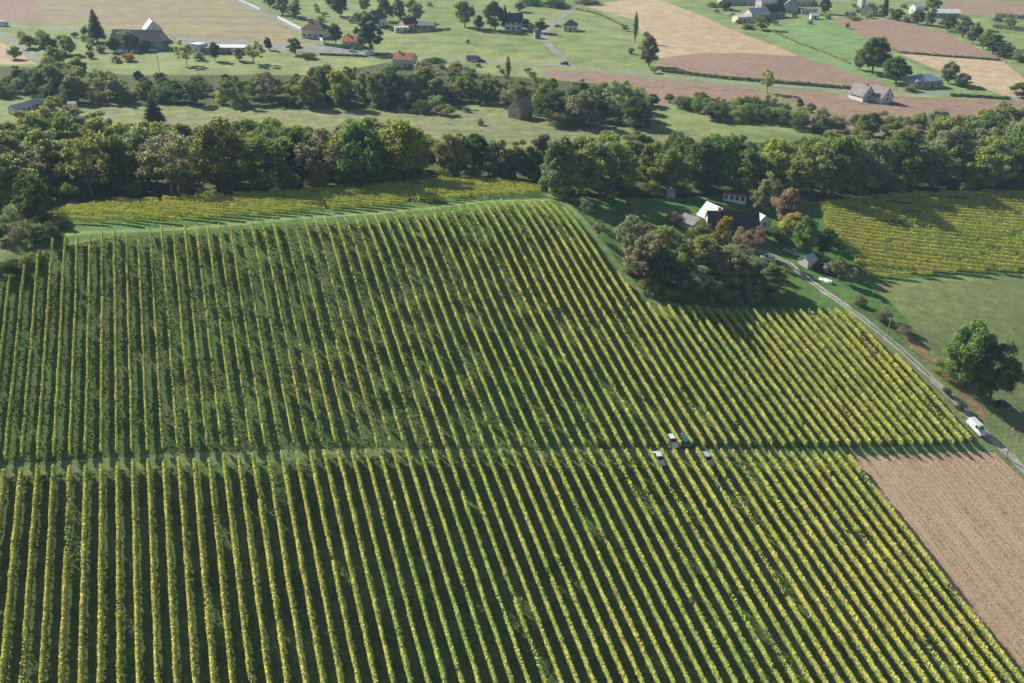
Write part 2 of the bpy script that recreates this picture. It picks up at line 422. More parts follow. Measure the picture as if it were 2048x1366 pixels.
g1 = grid(-190, 230, 60, 370, 7); g2 = grid(-460, 460, 20, 800, 22); g3 = grid(-1600, 1600, -350, 2400, 110)
g2 = g2[~((g2[:, 0] > -190) & (g2[:, 0] < 230) & (g2[:, 1] > 60) & (g2[:, 1] < 370))]
g3 = g3[~((np.abs(g3[:, 0]) < 460) & (g3[:, 1] > 20) & (g3[:, 1] < 800))]
pts2 += [tuple(q) for q in np.vstack([g1, g2, g3])]
res = delaunay_2d_cdt([Vector((float(a), float(b))) for a, b in pts2], edges, [], 0, 1e-4)
V2 = np.array([tuple(v) for v in res[0]]); T = np.array([tuple(f) for f in res[2]])
VZ = ground_z(V2[:, 0], V2[:, 1])
V3 = np.column_stack([V2, VZ])
cen = V2[T].mean(1)
left = np.ones(len(T), bool)
for k_field, (nm, mk, poly) in enumerate(FIELDS):
    poly = JAG.get(k_field)
    sel = left.copy() if poly is None else left & inside(poly, cen)
    left &= ~sel
    if not sel.any(): continue
    tri = T[sel]
    used, inv = np.unique(tri.ravel(), return_inverse=True)
    me = bpy.data.meshes.new(nm)
    me.from_pydata(V3[used].tolist(), [], inv.reshape(-1, 3).tolist())
    me.polygons.foreach_set("use_smooth", [True] * len(me.polygons))
    me.update()
    tag(link(nm, me, None, M[mk]), kind="structure")

# ------------------------------------------------------------------ vine hedges
def vine_color(green, gold):
    def f(m):
        big = m.ramp(m.noise(0.022, 3, 0.6), [(0.42, (0, 0, 0)), (0.62, (1, 1, 1))])
        c = m.mix(big, green, gold)
        sm = m.ramp(m.noise(0.8, 3, 0.7), [(0.62, (0, 0, 0)), (0.8, (0.5, 0.5, 0.5))])
        return m.mix(sm, c, (0.50, 0.34, 0.06))
    return f
M['vine'] = leaf_mat("vine leaves", (1.15, 0.9, 0.8), 0.22, vine_color((0.48, 0.57, 0.13), (0.61, 0.61, 0.145)), 0.82)
M['vine_gold'] = leaf_mat("golden vine leaves", (1.15, 0.9, 0.8), 0.22, vine_color((0.50, 0.55, 0.12), (0.58, 0.57, 0.135)), 0.88)
M['bark'] = plain("bark", (0.10, 0.08, 0.06), 0.95, 0.3, 3)
M['palebark'] = plain("pale bark", (0.28, 0.25, 0.21), 0.95, 0.25, 3)

def hedge_mesh(name, pts, width, z0, z1, per_m, size, gap=0.0, rough=0.2, stems=True, origin=None):
    """leaves along a line of world points that follows the ground; one mesh"""
    p = np.array(pts, float)
    seg = np.linalg.norm(np.diff(p, axis=0), axis=1); cum = np.concatenate([[0], np.cumsum(seg)]); L = cum[-1]
    n = int(L * per_m)
    s = RNG.uniform(0, L, n)
    # uneven growth: width and height change from vine to vine, some vines are thin or missing
    nb = int(L / 1.05) + 3
    vig = np.clip(RNG.normal(1, rough, nb), 0.35, 1.5)
    vg = np.interp(s, np.arange(nb) * 1.05, vig)
    if gap > 0:
        state = RNG.uniform(size=nb) < gap * 0.35
        for i in range(1, nb):
            if state[i - 1] and RNG.uniform() < 0.68: state[i] = True
        dead = state[np.minimum((s / 1.05).astype(int), nb - 1)]
        keep = ~dead | (RNG.uniform(size=n) < 0.12)
        s, vg = s[keep], vg[keep]; n = len(s)
    th = RNG.uniform(0, 2 * math.pi, n); rr = np.sqrt(RNG.uniform(0.25, 1, n))
    off = np.cos(th) * rr * width / 2 * (0.7 + 0.3 * vg)
    zc, zh = (z0 + z1) / 2, (z1 - z0) / 2
    hz = zc + np.sin(th) * rr * zh * 1.0 + (vg - 1) * 0.35 * (z1 - z0) * 0.5
    shoot = RNG.uniform(size=n) < 0.03
    hz[shoot] += RNG.uniform(0.1, 0.4, shoot.sum())
    x = np.interp(s, cum, p[:, 0]); y = np.interp(s, cum, p[:, 1])
    d = unit(np.gradient(p, axis=0)); dx = np.interp(s, cum, d[:, 0]); dy = np.interp(s, cum, d[:, 1])
    nx, ny = -dy, dx
    x = x + nx * off; y = y + ny * off
    C = np.stack([x, y, ground_z(x, y) + np.maximum(hz, 0.15)], -1)
    N = np.stack([nx * np.cos(th), ny * np.cos(th), np.sin(th)], -1) * 1.0 + RNG.normal(size=(n, 3)) * 0.4
    Q = leaf_quads(C, unit(N), RNG.uniform(size[0], size[1], n))
    if origin is None:
        origin = (p[0, 0], p[0, 1], float(ground_z(p[0, 0], p[0, 1])))
    Q -= np.array(origin)
    if stems:      # thin woody trunks of the vines, two upright faces each
        ns = max(2, int(L / 1.05)); ss = np.linspace(0.2, L - 0.2, ns)
        sx = np.interp(ss, cum, p[:, 0]); sy = np.interp(ss, cum, p[:, 1]); sz = ground_z(sx, sy)
        B = np.stack([sx, sy, sz], -1) - np.array(origin)
        k = []
        for ax in (np.array([0.035, 0, 0]), np.array([0, 0.035, 0])):
            up = np.array([0, 0, z0 + 0.45])
            k.append(np.stack([B - ax, B + ax, B + ax * 0.7 + up, B - ax * 0.7 + up], 1))
        S = np.concatenate(k)
        me = quads_mesh(name, np.concatenate([Q, S]))
        mi = np.zeros(len(Q) + len(S), np.int32); mi[len(Q):] = 1
        return me, origin, mi
    return quads_mesh(name, Q), origin, None

def clip_line(poly, u, c, s_):
    """intervals along v where the line at offset u lies inside poly; axes (c,s_) across and (-s_,c) along"""
    p = np.array(poly); U = p[:, 0] * c + p[:, 1] * s_; W = -p[:, 0] * s_ + p[:, 1] * c
    hits = []
    for i in range(len(p)):
        j = (i + 1) % len(p)
        if (U[i] > u) != (U[j] > u):
            hits.append(W[i] + (W[j] - W[i]) * (u - U[i]) / (U[j] - U[i]))
    hits.sort()
    return list(zip(hits[::2], hits[1::2]))

def vineyard(poly, phi, u_first, spacing, label, group, mat, gap_of, per_m, flip=False, width=0.64, z1=1.85, thin_of=None, leaf=(0.14, 0.27)):
    c, s_ = math.cos(phi), math.sin(phi)
    U = [q[0] * c + q[1] * s_ for q in poly]
    rows = []
    u = u_first + math.ceil((min(U) - u_first) / spacing) * spacing
    while u < max(U):
        for a, b in clip_line(poly, u, c, s_):
            if b - a > 5: rows.append((u, a + RNG.uniform(-0.5, 0.4), b + RNG.uniform(-0.4, 0.5)))
        u += spacing
    rows.sort(reverse=not flip)
    for k, (u, a, b) in enumerate(rows):
        tk = thin_of(u) if thin_of else 0.0
        vs = np.arange(a, b, 3.0)
        vs = np.append(vs, b)
        jit = RNG.normal(0, 0.035, len(vs))
        pts = [((u + jj) * c - v * s_, (u + jj) * s_ + v * c) for v, jj in zip(vs, jit)]
        me, org, mi = hedge_mesh("vine_hedge", pts, width * RNG.uniform(0.88, 1.12) * (1 - 0.38 * tk), 0.55 + 0.25 * tk, z1, per_m * (1 - 0.4 * tk), leaf, gap_of(u), 0.24 + 0.14 * tk)
        o = link("vine_hedge", me, None, [mat, M['bark']])
        me.polygons.foreach_set("material_index", mi)
        o.location = org
        tag(o, label % ordinal(k + 1), "vine hedge", group)

vineyard(lower, PHI, -38.527, 2.5, "long yellow-green vine hedge in the lower vineyard, %s from the ploughed field", "vine hedges of the lower vineyard",
         M['vine'], lambda u: 0.06, 165)
vineyard(upper, PHI, -38.646, 2.5, "yellow-green vine hedge in the upper vineyard, %s from the gravel lane", "vine hedges of the upper vineyard",
         M['vine'], lambda u: 0.05 + 0.55 * math.exp(-((u - 18) / 38.0) ** 2), 140, thin_of=lambda u: 1 / (1 + math.exp((u - 55) / 14.0)))
vineyard(right_v, R(88), 0.0, 2.5, "golden vine hedge in the vineyard beyond the lane, %s from the paddock", "golden vine hedges beside the farmhouse garden",
         M['vine_gold'], lambda u: 0.08, 105, True, 1.0, 1.7, leaf=(0.13, 0.25))
vineyard(back_v, R(82), 0.0, 2.4, "golden-green vine hedge under the wood, %s from the field path", "vine hedges of the small vineyard under the wood",
         M['vine_gold'], lambda u: 0.08, 110, True, 1.0, 1.8, leaf=(0.13, 0.25))

# rough grass standing between the hedges, far too fine to count: one object
def tufts(polys, n, name):
    Ps = []
    for poly, k in zip(polys, n):
        P = np.array(poly); lo, hi = P.min(0), P.max(0)
        q = RNG.uniform(lo, hi, (k, 2)); q = q[inside(poly, q)]
        Ps.append(q)
    q = np.concatenate(Ps)
    # grass stands in drifts
    dr = np.sin(q[:, 0] * 0.31 + 1.7 * np.sin(q[:, 1] * 0.23)) + np.sin(q[:, 1] * 0.37 + 1.3 * np.sin(q[:, 0] * 0.19))
    q = q[RNG.uniform(size=len(q)) < np.clip(0.55 + 0.35 * dr, 0.1, 1)]
    h = RNG.uniform(0.06, 0.26, len(q))
    C = np.stack([q[:, 0], q[:, 1], ground_z(q[:, 0], q[:, 1]) + h * 0.4], -1)
    N = unit(RNG.normal(size=(len(q), 3)) + np.array([0, 0, 0.5]))
    Q = leaf_quads(C, N, h * 1.5)
    o = link(name, quads_mesh(name, Q), None, M['tuft'])
    tag(o, kind="stuff")
def tuft_color(m):
    c = m.mix(m.ramp(m.noise(0.12, 4, 0.7), [(0.4, (0, 0, 0)), (0.62, (1, 1, 1))]), (0.145, 0.225, 0.05), (0.22, 0.26, 0.08))
    return m.mix(m.ramp(m.noise(0.3, 4, 0.7), [(0.6, (0, 0, 0)), (0.7, (1, 1, 1))]), c, (0.30, 0.26, 0.15))
M['tuft'] = leaf_mat("grass tufts", (1.5, 1.3, 1.0), 0.25, tuft_color)
tufts([upper, lower], [190000, 150000], "grass")

# ------------------------------------------------------------------ trees
M['leaf'] = leaf_mat("tree leaves", (1.6, 1.35, 0.9), 0.5, None, 0.7)

def crown(kind, n, seed):
    """leaf clumps of a tree 10 m tall; returns quads and the clump centres"""
    global RNG
    keep = RNG; RNG = np.random.default_rng(seed)
    lobes = []
    if kind == 'conifer':
        for k in range(46):
            f = (k + 0.5) / 46; z = 1.0 + 8.8 * f; rad = 2.1 * (1 - f) ** 0.85 + 0.1
            a = k * 2.4 + RNG.uniform(-0.4, 0.4)
            lobes.append((rad * 0.62 * math.cos(a), rad * 0.62 * math.sin(a), z, rad * 0.52 + 0.12, 0.55))
    elif kind == 'poplar':
        for k in range(30):
            f = (k + 0.5) / 30; z = 1.2 + 8.4 * f; rad = 1.05 * math.sin(math.pi * (0.12 + 0.84 * f)) + 0.1
            a = k * 2.4
            lobes.append((rad * 0.5 * math.cos(a), rad * 0.5 * math.sin(a), z, rad * 0.62, 1.3))
    elif kind == 'bush':
        for k in range(22):
            a = RNG.uniform(0, 2 * math.pi); q = math.sqrt(RNG.uniform(0, 1)) * 3.9
            z = RNG.uniform(1.2, 9.3 - 0.32 * q * q)
            lobes.append((q * math.cos(a), q * math.sin(a), max(z, 1.2), RNG.uniform(1.1, 1.9), 1.0))
    else:
        low = 0.3 if kind == 'broad' else 1.2
        m_ = 62 if kind == 'broad' else 34
        asp, top_k = RNG.uniform(0.8, 1.15), RNG.uniform(0.05, 0.45)
        lean = RNG.normal(0, 0.5, 2)
        if kind == 'broad' and seed % 2:      # a crown carried by a few long limbs, ragged in outline
            for b_ in range(int(RNG.integers(8, 12))):
                a = b_ * 2.4 + RNG.uniform(-0.4, 0.4); el = RNG.uniform(-0.1, 1.35); ln = RNG.uniform(0.7, 1.12)
                for t_ in np.linspace(0.42, 1.0, 7):
                    q = t_ * ln * 4.0 * math.cos(el) * asp; z = 4.0 + t_ * ln * 5.6 * math.sin(el) - 1.6 * t_ * (1 - math.sin(max(el, 0)))
                    sc = 0.75 * RNG.normal(size=3)
                    lobes.append((q * math.cos(a) + sc[0], q * math.sin(a) + sc[1], min(max(z + sc[2], 0.6), 9.7), RNG.uniform(0.6, 1.2) * (1.15 - 0.35 * t_), RNG.uniform(0.6, 1.0)))
            m_ = 14
        for k in range(m_):
            d = unit(RNG.normal(size=3)); q = RNG.uniform(0.45, 1.0) ** 0.6
            cx, cy, cz = d * q
            w = 3.55 * asp * (1.0 - top_k * max(cz, 0)) * RNG.uniform(0.72, 1.18)
            z = (10 + low) / 2 + cz * (10 - low) / 2 * 0.86
            lobes.append((cx * w + lean[0] * (z / 10), cy * w + lean[1] * (z / 10), z, RNG.uniform(0.45, 1.2), RNG.uniform(0.7, 1.15)))
    wts = np.array([l[3] ** 2 for l in lobes]); wts /= wts.sum()
    idx = RNG.choice(len(lobes), n, p=wts)
    Lb = np.array(lobes)[idx]
    D = unit(RNG.normal(size=(n, 3)))
    D[:, 2] = np.where(D[:, 2] < -0.35, -D[:, 2], D[:, 2])
    rad = Lb[:, 3] * RNG.uniform(0.35, 1.25, n) * (1 + 0.18 * np.sin(D[:, 0] * 7 + Lb[:, 2]) * np.sin(D[:, 1] * 6 + Lb[:, 0]))
    C = Lb[:, :3] + D * rad[:, None] * np.stack([np.ones(n), np.ones(n), Lb[:, 4]], -1)
    C[:, 2] = np.maximum(C[:, 2], 0.15)
    N = unit(D + RNG.normal(size=(n, 3)) * 0.55)
    lo, hi = (0.15, 0.31) if kind != 'conifer' else (0.16, 0.34)
    Q = leaf_quads(C, N, RNG.uniform(lo, hi, n))
    RNG = keep
    return Q, lobes
def trunk(kind, lobes, seed):
    rnd = random.Random(seed)
    b = MB()
    if kind in ('conifer', 'poplar'):
        b.tube([(0, 0, -0.3), (0.02, 0, 4), (0, 0.02, 9)], [0.24, 0.15, 0.04], 7)
        return b.mesh("trunk")
    top = (rnd.uniform(-0.4, 0.4), rnd.uniform(-0.4, 0.4), 6.2)
    b.tube([(0, 0, -0.4), (0.03, 0.02, 0.4), (top[0] * 0.3, top[1] * 0.3, 2.4), top], [0.36, 0.26, 0.2, 0.1], 8)
    for l in rnd.sample(lobes, min(len(lobes), 11 if kind == 'broad' else 18)):
        h = rnd.uniform(1.8, 4.6); f = h / 6.2
        s0 = (top[0] * f, top[1] * f, h); e = l[:3]
        mid = (s0[0] * 0.45 + e[0] * 0.55, s0[1] * 0.45 + e[1] * 0.55, s0[2] * 0.6 + e[2] * 0.4)
        b.tube([s0, mid, e], [0.11, 0.07, 0.02], 5)
    return b.mesh("trunk")
PROTO = {}
def make_protos():
    for kind, cnt, n in (('broad', 9, 17000), ('sparse', 4, 6000), ('poplar', 2, 2600), ('conifer', 2, 5200), ('bush', 5, 9000)):
        for k in range(cnt):
            sd = sum(map(ord, kind)) * 31 + k
            Q, lobes = crown(kind, n, sd)
            cm = quads_mesh("crown", Q); cm.materials.append(M['leaf'])
            tm = None
            if kind != 'bush':
                tm = trunk(kind, lobes, sd); tm.materials.append(M['palebark'] if kind == 'sparse' else M['bark'])
            PROTO.setdefault(kind, []).append((cm, tm))
make_protos()
COLORS = {   # foliage colours, as words and as values
    'olive green': (0.290, 0.335, 0.115), 'dark green': (0.130, 0.200, 0.075), 'mid green': (0.200, 0.290, 0.090), 'yellow-green': (0.390, 0.430, 0.110),
    'golden yellow': (0.420, 0.370, 0.090), 'russet brown': (0.300, 0.255, 0.165), 'grey-green': (0.290, 0.335, 0.185), 'grey-brown': (0.310, 0.320, 0.190),
    'orange': (0.420, 0.260, 0.070), 'blue-green': (0.080, 0.130, 0.085), 'bright green': (0.207, 0.310, 0.061), 'dusky red-brown': (0.280, 0.225, 0.180),
}
KINDNAME = {'broad': ("broadleaf_tree", "broadleaf tree", "tree"), 'sparse': ("thin_tree", "thin-crowned tree", "tree"), 'poplar': ("poplar_tree", "slim columnar poplar", "tree"),
            'conifer': ("conifer_tree", "dark conifer", "tree"), 'bush': ("bush", "rounded bush", "bush")}
def tree(x, y, h, w, kind, col, label, group=None):
    z = float(ground_z(x, y))
    cm, tm = random.choice(PROTO[kind][::2] if ' oak' in label else PROTO[kind])      # the oaks are the closed, rounded crowns
    s_h = h / 10.0
    base_w = {'broad': 7.6, 'sparse': 7.6, 'poplar': 2.7, 'conifer': 4.4, 'bush': 9.6}[kind]
    s_w = w / base_w
    nm, _, cat = KINDNAME[kind]
    c = COLORS[col]; jit = [random.uniform(0.85, 1.16) for _ in range(3)]; j0 = random.uniform(0.85, 1.15)
    cc = (c[0] * j0 * (0.5 + jit[0] / 2), c[1] * j0 * (0.5 + jit[1] / 2), c[2] * j0, 1)
    if tm is None:
        o = link(nm, cm); o.location = (x, y, z - 0.05 * h); o.rotation_euler = (0, 0, random.uniform(0, 6.28)); o.scale = (s_w, s_w, s_h)
        o.color = cc
        return tag(o, label, cat, group)
    t = thing(nm, label, cat, (x, y, z), random.uniform(0, 6.28), group)
    t.scale = (s_w, s_w, s_h)
    link("trunk", tm, t)
    k = link("crown", cm, t); k.color = cc
    return t

def ptree(px, py, hpx, wpx, kind, col, label, group=None):
    x, y, z, mp = spot(px, py)
    return tree(x, y, hpx * mp / 0.93, wpx * mp, kind, col, label, group)

def belt(poly_px, top, spacing, palette, where, group, hlim=(7, 20), wide=(0.72, 1.05), kinds=('broad',) * 8 + ('sparse',), low=(0.72, 1.0)):
    """trees scattered in a wood; top = [(px, py)...] is the skyline their tops keep to"""
    poly = line(poly_px)
    P = np.array(poly); lo, hi = P.min(0), P.max(0)
    got = []
    tries = 0
    while tries < 6000:
        tries += 1
        q = RNG.uniform(lo, hi)
        if not inside(poly, q[None])[0]: continue
        if any((q[0] - a) ** 2 + (q[1] - b) ** 2 < spacing ** 2 for a, b in got): continue
        got.append(tuple(q))
    tx, ty = zip(*top)
    out = []
    for x, y in got:
        z = float(ground_z(x, y))
        zc = y * math.cos(PITCH) - (z - CAM_Z) * math.sin(PITCH)
        px = 1024 + FPX * x / zc
        # the height at which the tree's top meets the skyline
        yt = np.interp(px, tx, ty)
        v = (yt - 683) / FPX
        kz = (-math.sin(PITCH) - v * math.cos(PITCH)) / (math.cos(PITCH) - v * math.sin(PITCH))
        h = (y * kz + CAM_Z - z)
        h = min(max(h, hlim[0]), hlim[1]) * RNG.uniform(*low)
        out.append((px, x, y, h))
    out.sort()
    for k, (px, x, y, h) in enumerate(out):
        col = random.choice(palette); kind = random.choice(kinds)
        size = "tall" if h > 15 else "mid-height" if h > 10 else "low"
        tree(x, y, h, h * RNG.uniform(*wide), kind, col, "%s %s %s in %s, %s from its left" % (size, col, {'broad': "tree", 'sparse': "thin-crowned tree", 'bush': "shrub"}[kind], where, ordinal(k + 1)), group)
    return len(out)

NEAR = ['olive green'] * 8 + ['dark green'] * 3 + ['mid green'] * 4 + ['grey-green'] * 3 + ['yellow-green'] * 4 + ['grey-brown', 'grey-brown']
MID = ['dark green'] * 5 + ['olive green'] * 4 + ['grey-green'] * 5 + ['mid green'] * 2 + ['grey-brown'] * 2 + ['yellow-green']
n1 = belt([(-60, 405), (100, 398), (420, 388), (700, 376), (860, 362), (960, 358), (1080, 366), (1050, 335), (900, 318), (840, 300), (700, 292), (500, 290), (250, 280), (-60, 285)],
          [(-60, 235), (60, 222), (120, 212), (200, 222), (280, 240), (400, 240), (470, 240), (560, 222), (600, 245), (650, 255), (700, 232), (770, 228), (820, 245), (860, 275), (940, 262), (1000, 285), (1090, 315)],
          10.3, NEAR, "the vineyard wood", "trees of the wood behind the small vineyard", (7, 21))
n2 = belt([(1105, 392), (1250, 390), (1400, 380), (1560, 384), (1760, 384), (1950, 376), (2120, 370), (2120, 290), (1960, 262), (1850, 285), (1700, 300), (1500, 300), (1300, 300), (1120, 300)],
          [(1050, 300), (1090, 255), (1150, 290), (1200, 262), (1280, 258), (1400, 262), (1480, 275), (1560, 262), (1650, 262), (1740, 250), (1820, 252), (1880, 226), (1940, 208), (2120, 200)],
          12.0, NEAR, "the farm wood", "trees of the wood beyond the farmhouse", (7, 21))
n3 = belt([(-60, 184), (90, 188), (130, 206), (300, 209), (480, 212), (640, 214), (780, 220), (790, 190), (640, 180), (470, 178), (300, 165), (150, 160), (-60, 165)],
          [(-60, 130), (60, 135), (110, 112), (180, 112), (230, 140), (300, 160), (380, 160), (460, 145), (560, 140), (620, 130), (680, 132), (740, 118), (790, 125)],
          11.5, MID, "the valley tree belt", "trees of the valley belt", (6, 17))
n4 = belt([(800, 205), (980, 208), (985, 190), (1000, 178), (900, 160), (810, 168)], [(800, 150), (850, 120), (900, 118), (950, 135), (1000, 155)], 11,
          MID, "the roadside clump", "trees of the valley belt", (6, 16))
n5 = belt([(1000, 210), (1060, 212), (1070, 240), (1110, 252), (1280, 252), (1290, 215), (1280, 195), (1100, 180), (1010, 180)],
          [(1000, 165), (1060, 165), (1130, 168), (1200, 172), (1240, 160), (1280, 178), (1300, 195)], 11.0, MID, "the stone barn copse", "trees of the valley belt", (6, 15))
n6 = belt([(1300, 212), (1370, 212), (1420, 240), (1560, 244), (1565, 226), (1480, 222), (1400, 215), (1330, 200)], [(1300, 185), (1370, 195), (1450, 192), (1560, 208)], 10,
          MID, "the cropland hedgerow", "hedgerow trees below the cropland", (4, 11), (1.0, 1.3))
n7 = belt([(1590, 258), (1700, 272), (1800, 275), (1850, 268), (1840, 250), (1700, 250), (1600, 238)], [(1590, 212), (1640, 225), (1690, 215), (1740, 213), (1800, 235), (1850, 220)], 12,
          MID + ['mid green'] * 2, "the farm wood's back edge", "trees at the back edge of the farm wood", (5, 14), (0.8, 1.1))
BUSHES = ('bush',)
def shrubs(poly, top, spacing, pal, where, h=(3, 7)):
    return belt(poly, top, spacing, pal, where, "shrubs under the wood edges", h, (1.1, 1.5), BUSHES, (0.7, 1.0))
flat = lambda y: [(-100, y), (2200, y)]
s1 = shrubs([(90, 403), (420, 391), (700, 379), (860, 364), (1080, 370), (1080, 355), (860, 350), (420, 372), (90, 385)], flat(320), 8.5, NEAR, "the front of the vineyard wood")
s2 = shrubs([(1110, 396), (1250, 393), (1480, 384), (1640, 390), (1950, 380), (2120, 374), (2120, 355), (1640, 365), (1250, 370), (1110, 378)], flat(330), 9.5, NEAR, "the front of the farm wood")
s3 = shrubs([(-60, 190), (130, 210), (480, 214), (640, 216), (790, 222), (980, 208), (980, 180), (790, 185), (470, 175), (150, 165), (-60, 165)], flat(120), 10.5, MID, "the valley tree belt", (3, 8))
s4 = shrubs([(1000, 212), (1060, 214), (1110, 254), (1285, 256), (1295, 215), (1290, 195), (1100, 178), (1000, 180)], flat(130), 9.8, MID, "the stone barn copse", (3, 8))
s5 = shrubs([(1340, 218), (1380, 216), (1425, 242), (1560, 247), (1568, 228), (1480, 222), (1400, 212)], flat(140), 6.5, MID, "the cropland hedgerow", (3, 8))
s6 = shrubs([(1590, 260), (1700, 274), (1800, 278), (1900, 262), (1880, 250), (1700, 252), (1600, 240)], flat(150), 8.0, MID, "the back of the farm wood", (3, 8))
s7 = shrubs([(780, 134), (870, 126), (950, 132), (1090, 146), (1080, 168), (1000, 168), (960, 145), (880, 138), (790, 142)], flat(100), 10.5, MID + ['russet brown'] * 6, "the scrub below the valley road", (1.2, 3.2))
s8 = shrubs([(800, 212), (1000, 212), (1030, 222), (960, 232), (860, 228)], flat(150), 13, MID, "the pasture beside the copse", (1.2, 3))
s9 = shrubs([(1425, 25), (1460, 5), (1640, 5), (1660, 40), (1560, 60), (1490, 62)], flat(-50), 21, MID, "the hamlet's gardens", (1.5, 4))
s10 = shrubs([(575, 20), (700, 0), (860, 10), (860, 50), (700, 85), (640, 50)], flat(-50), 20, MID, "the gardens around the villa", (1.5, 4.5))
s11 = shrubs([(1690, 40), (1700, 15), (1850, 15), (1880, 48), (1800, 44)], flat(-50), 14, MID, "the gardens around the cream house", (1.5, 4.5))
s12 = shrubs([(40, 75), (150, 70), (200, 95), (230, 115), (120, 130), (80, 95)], flat(0), 13, MID + ['yellow-green'] * 3, "the farm road's triangle", (1.5, 4.5))
print("belt trees", n1, n2, n3, n4, n5, n6, n7)

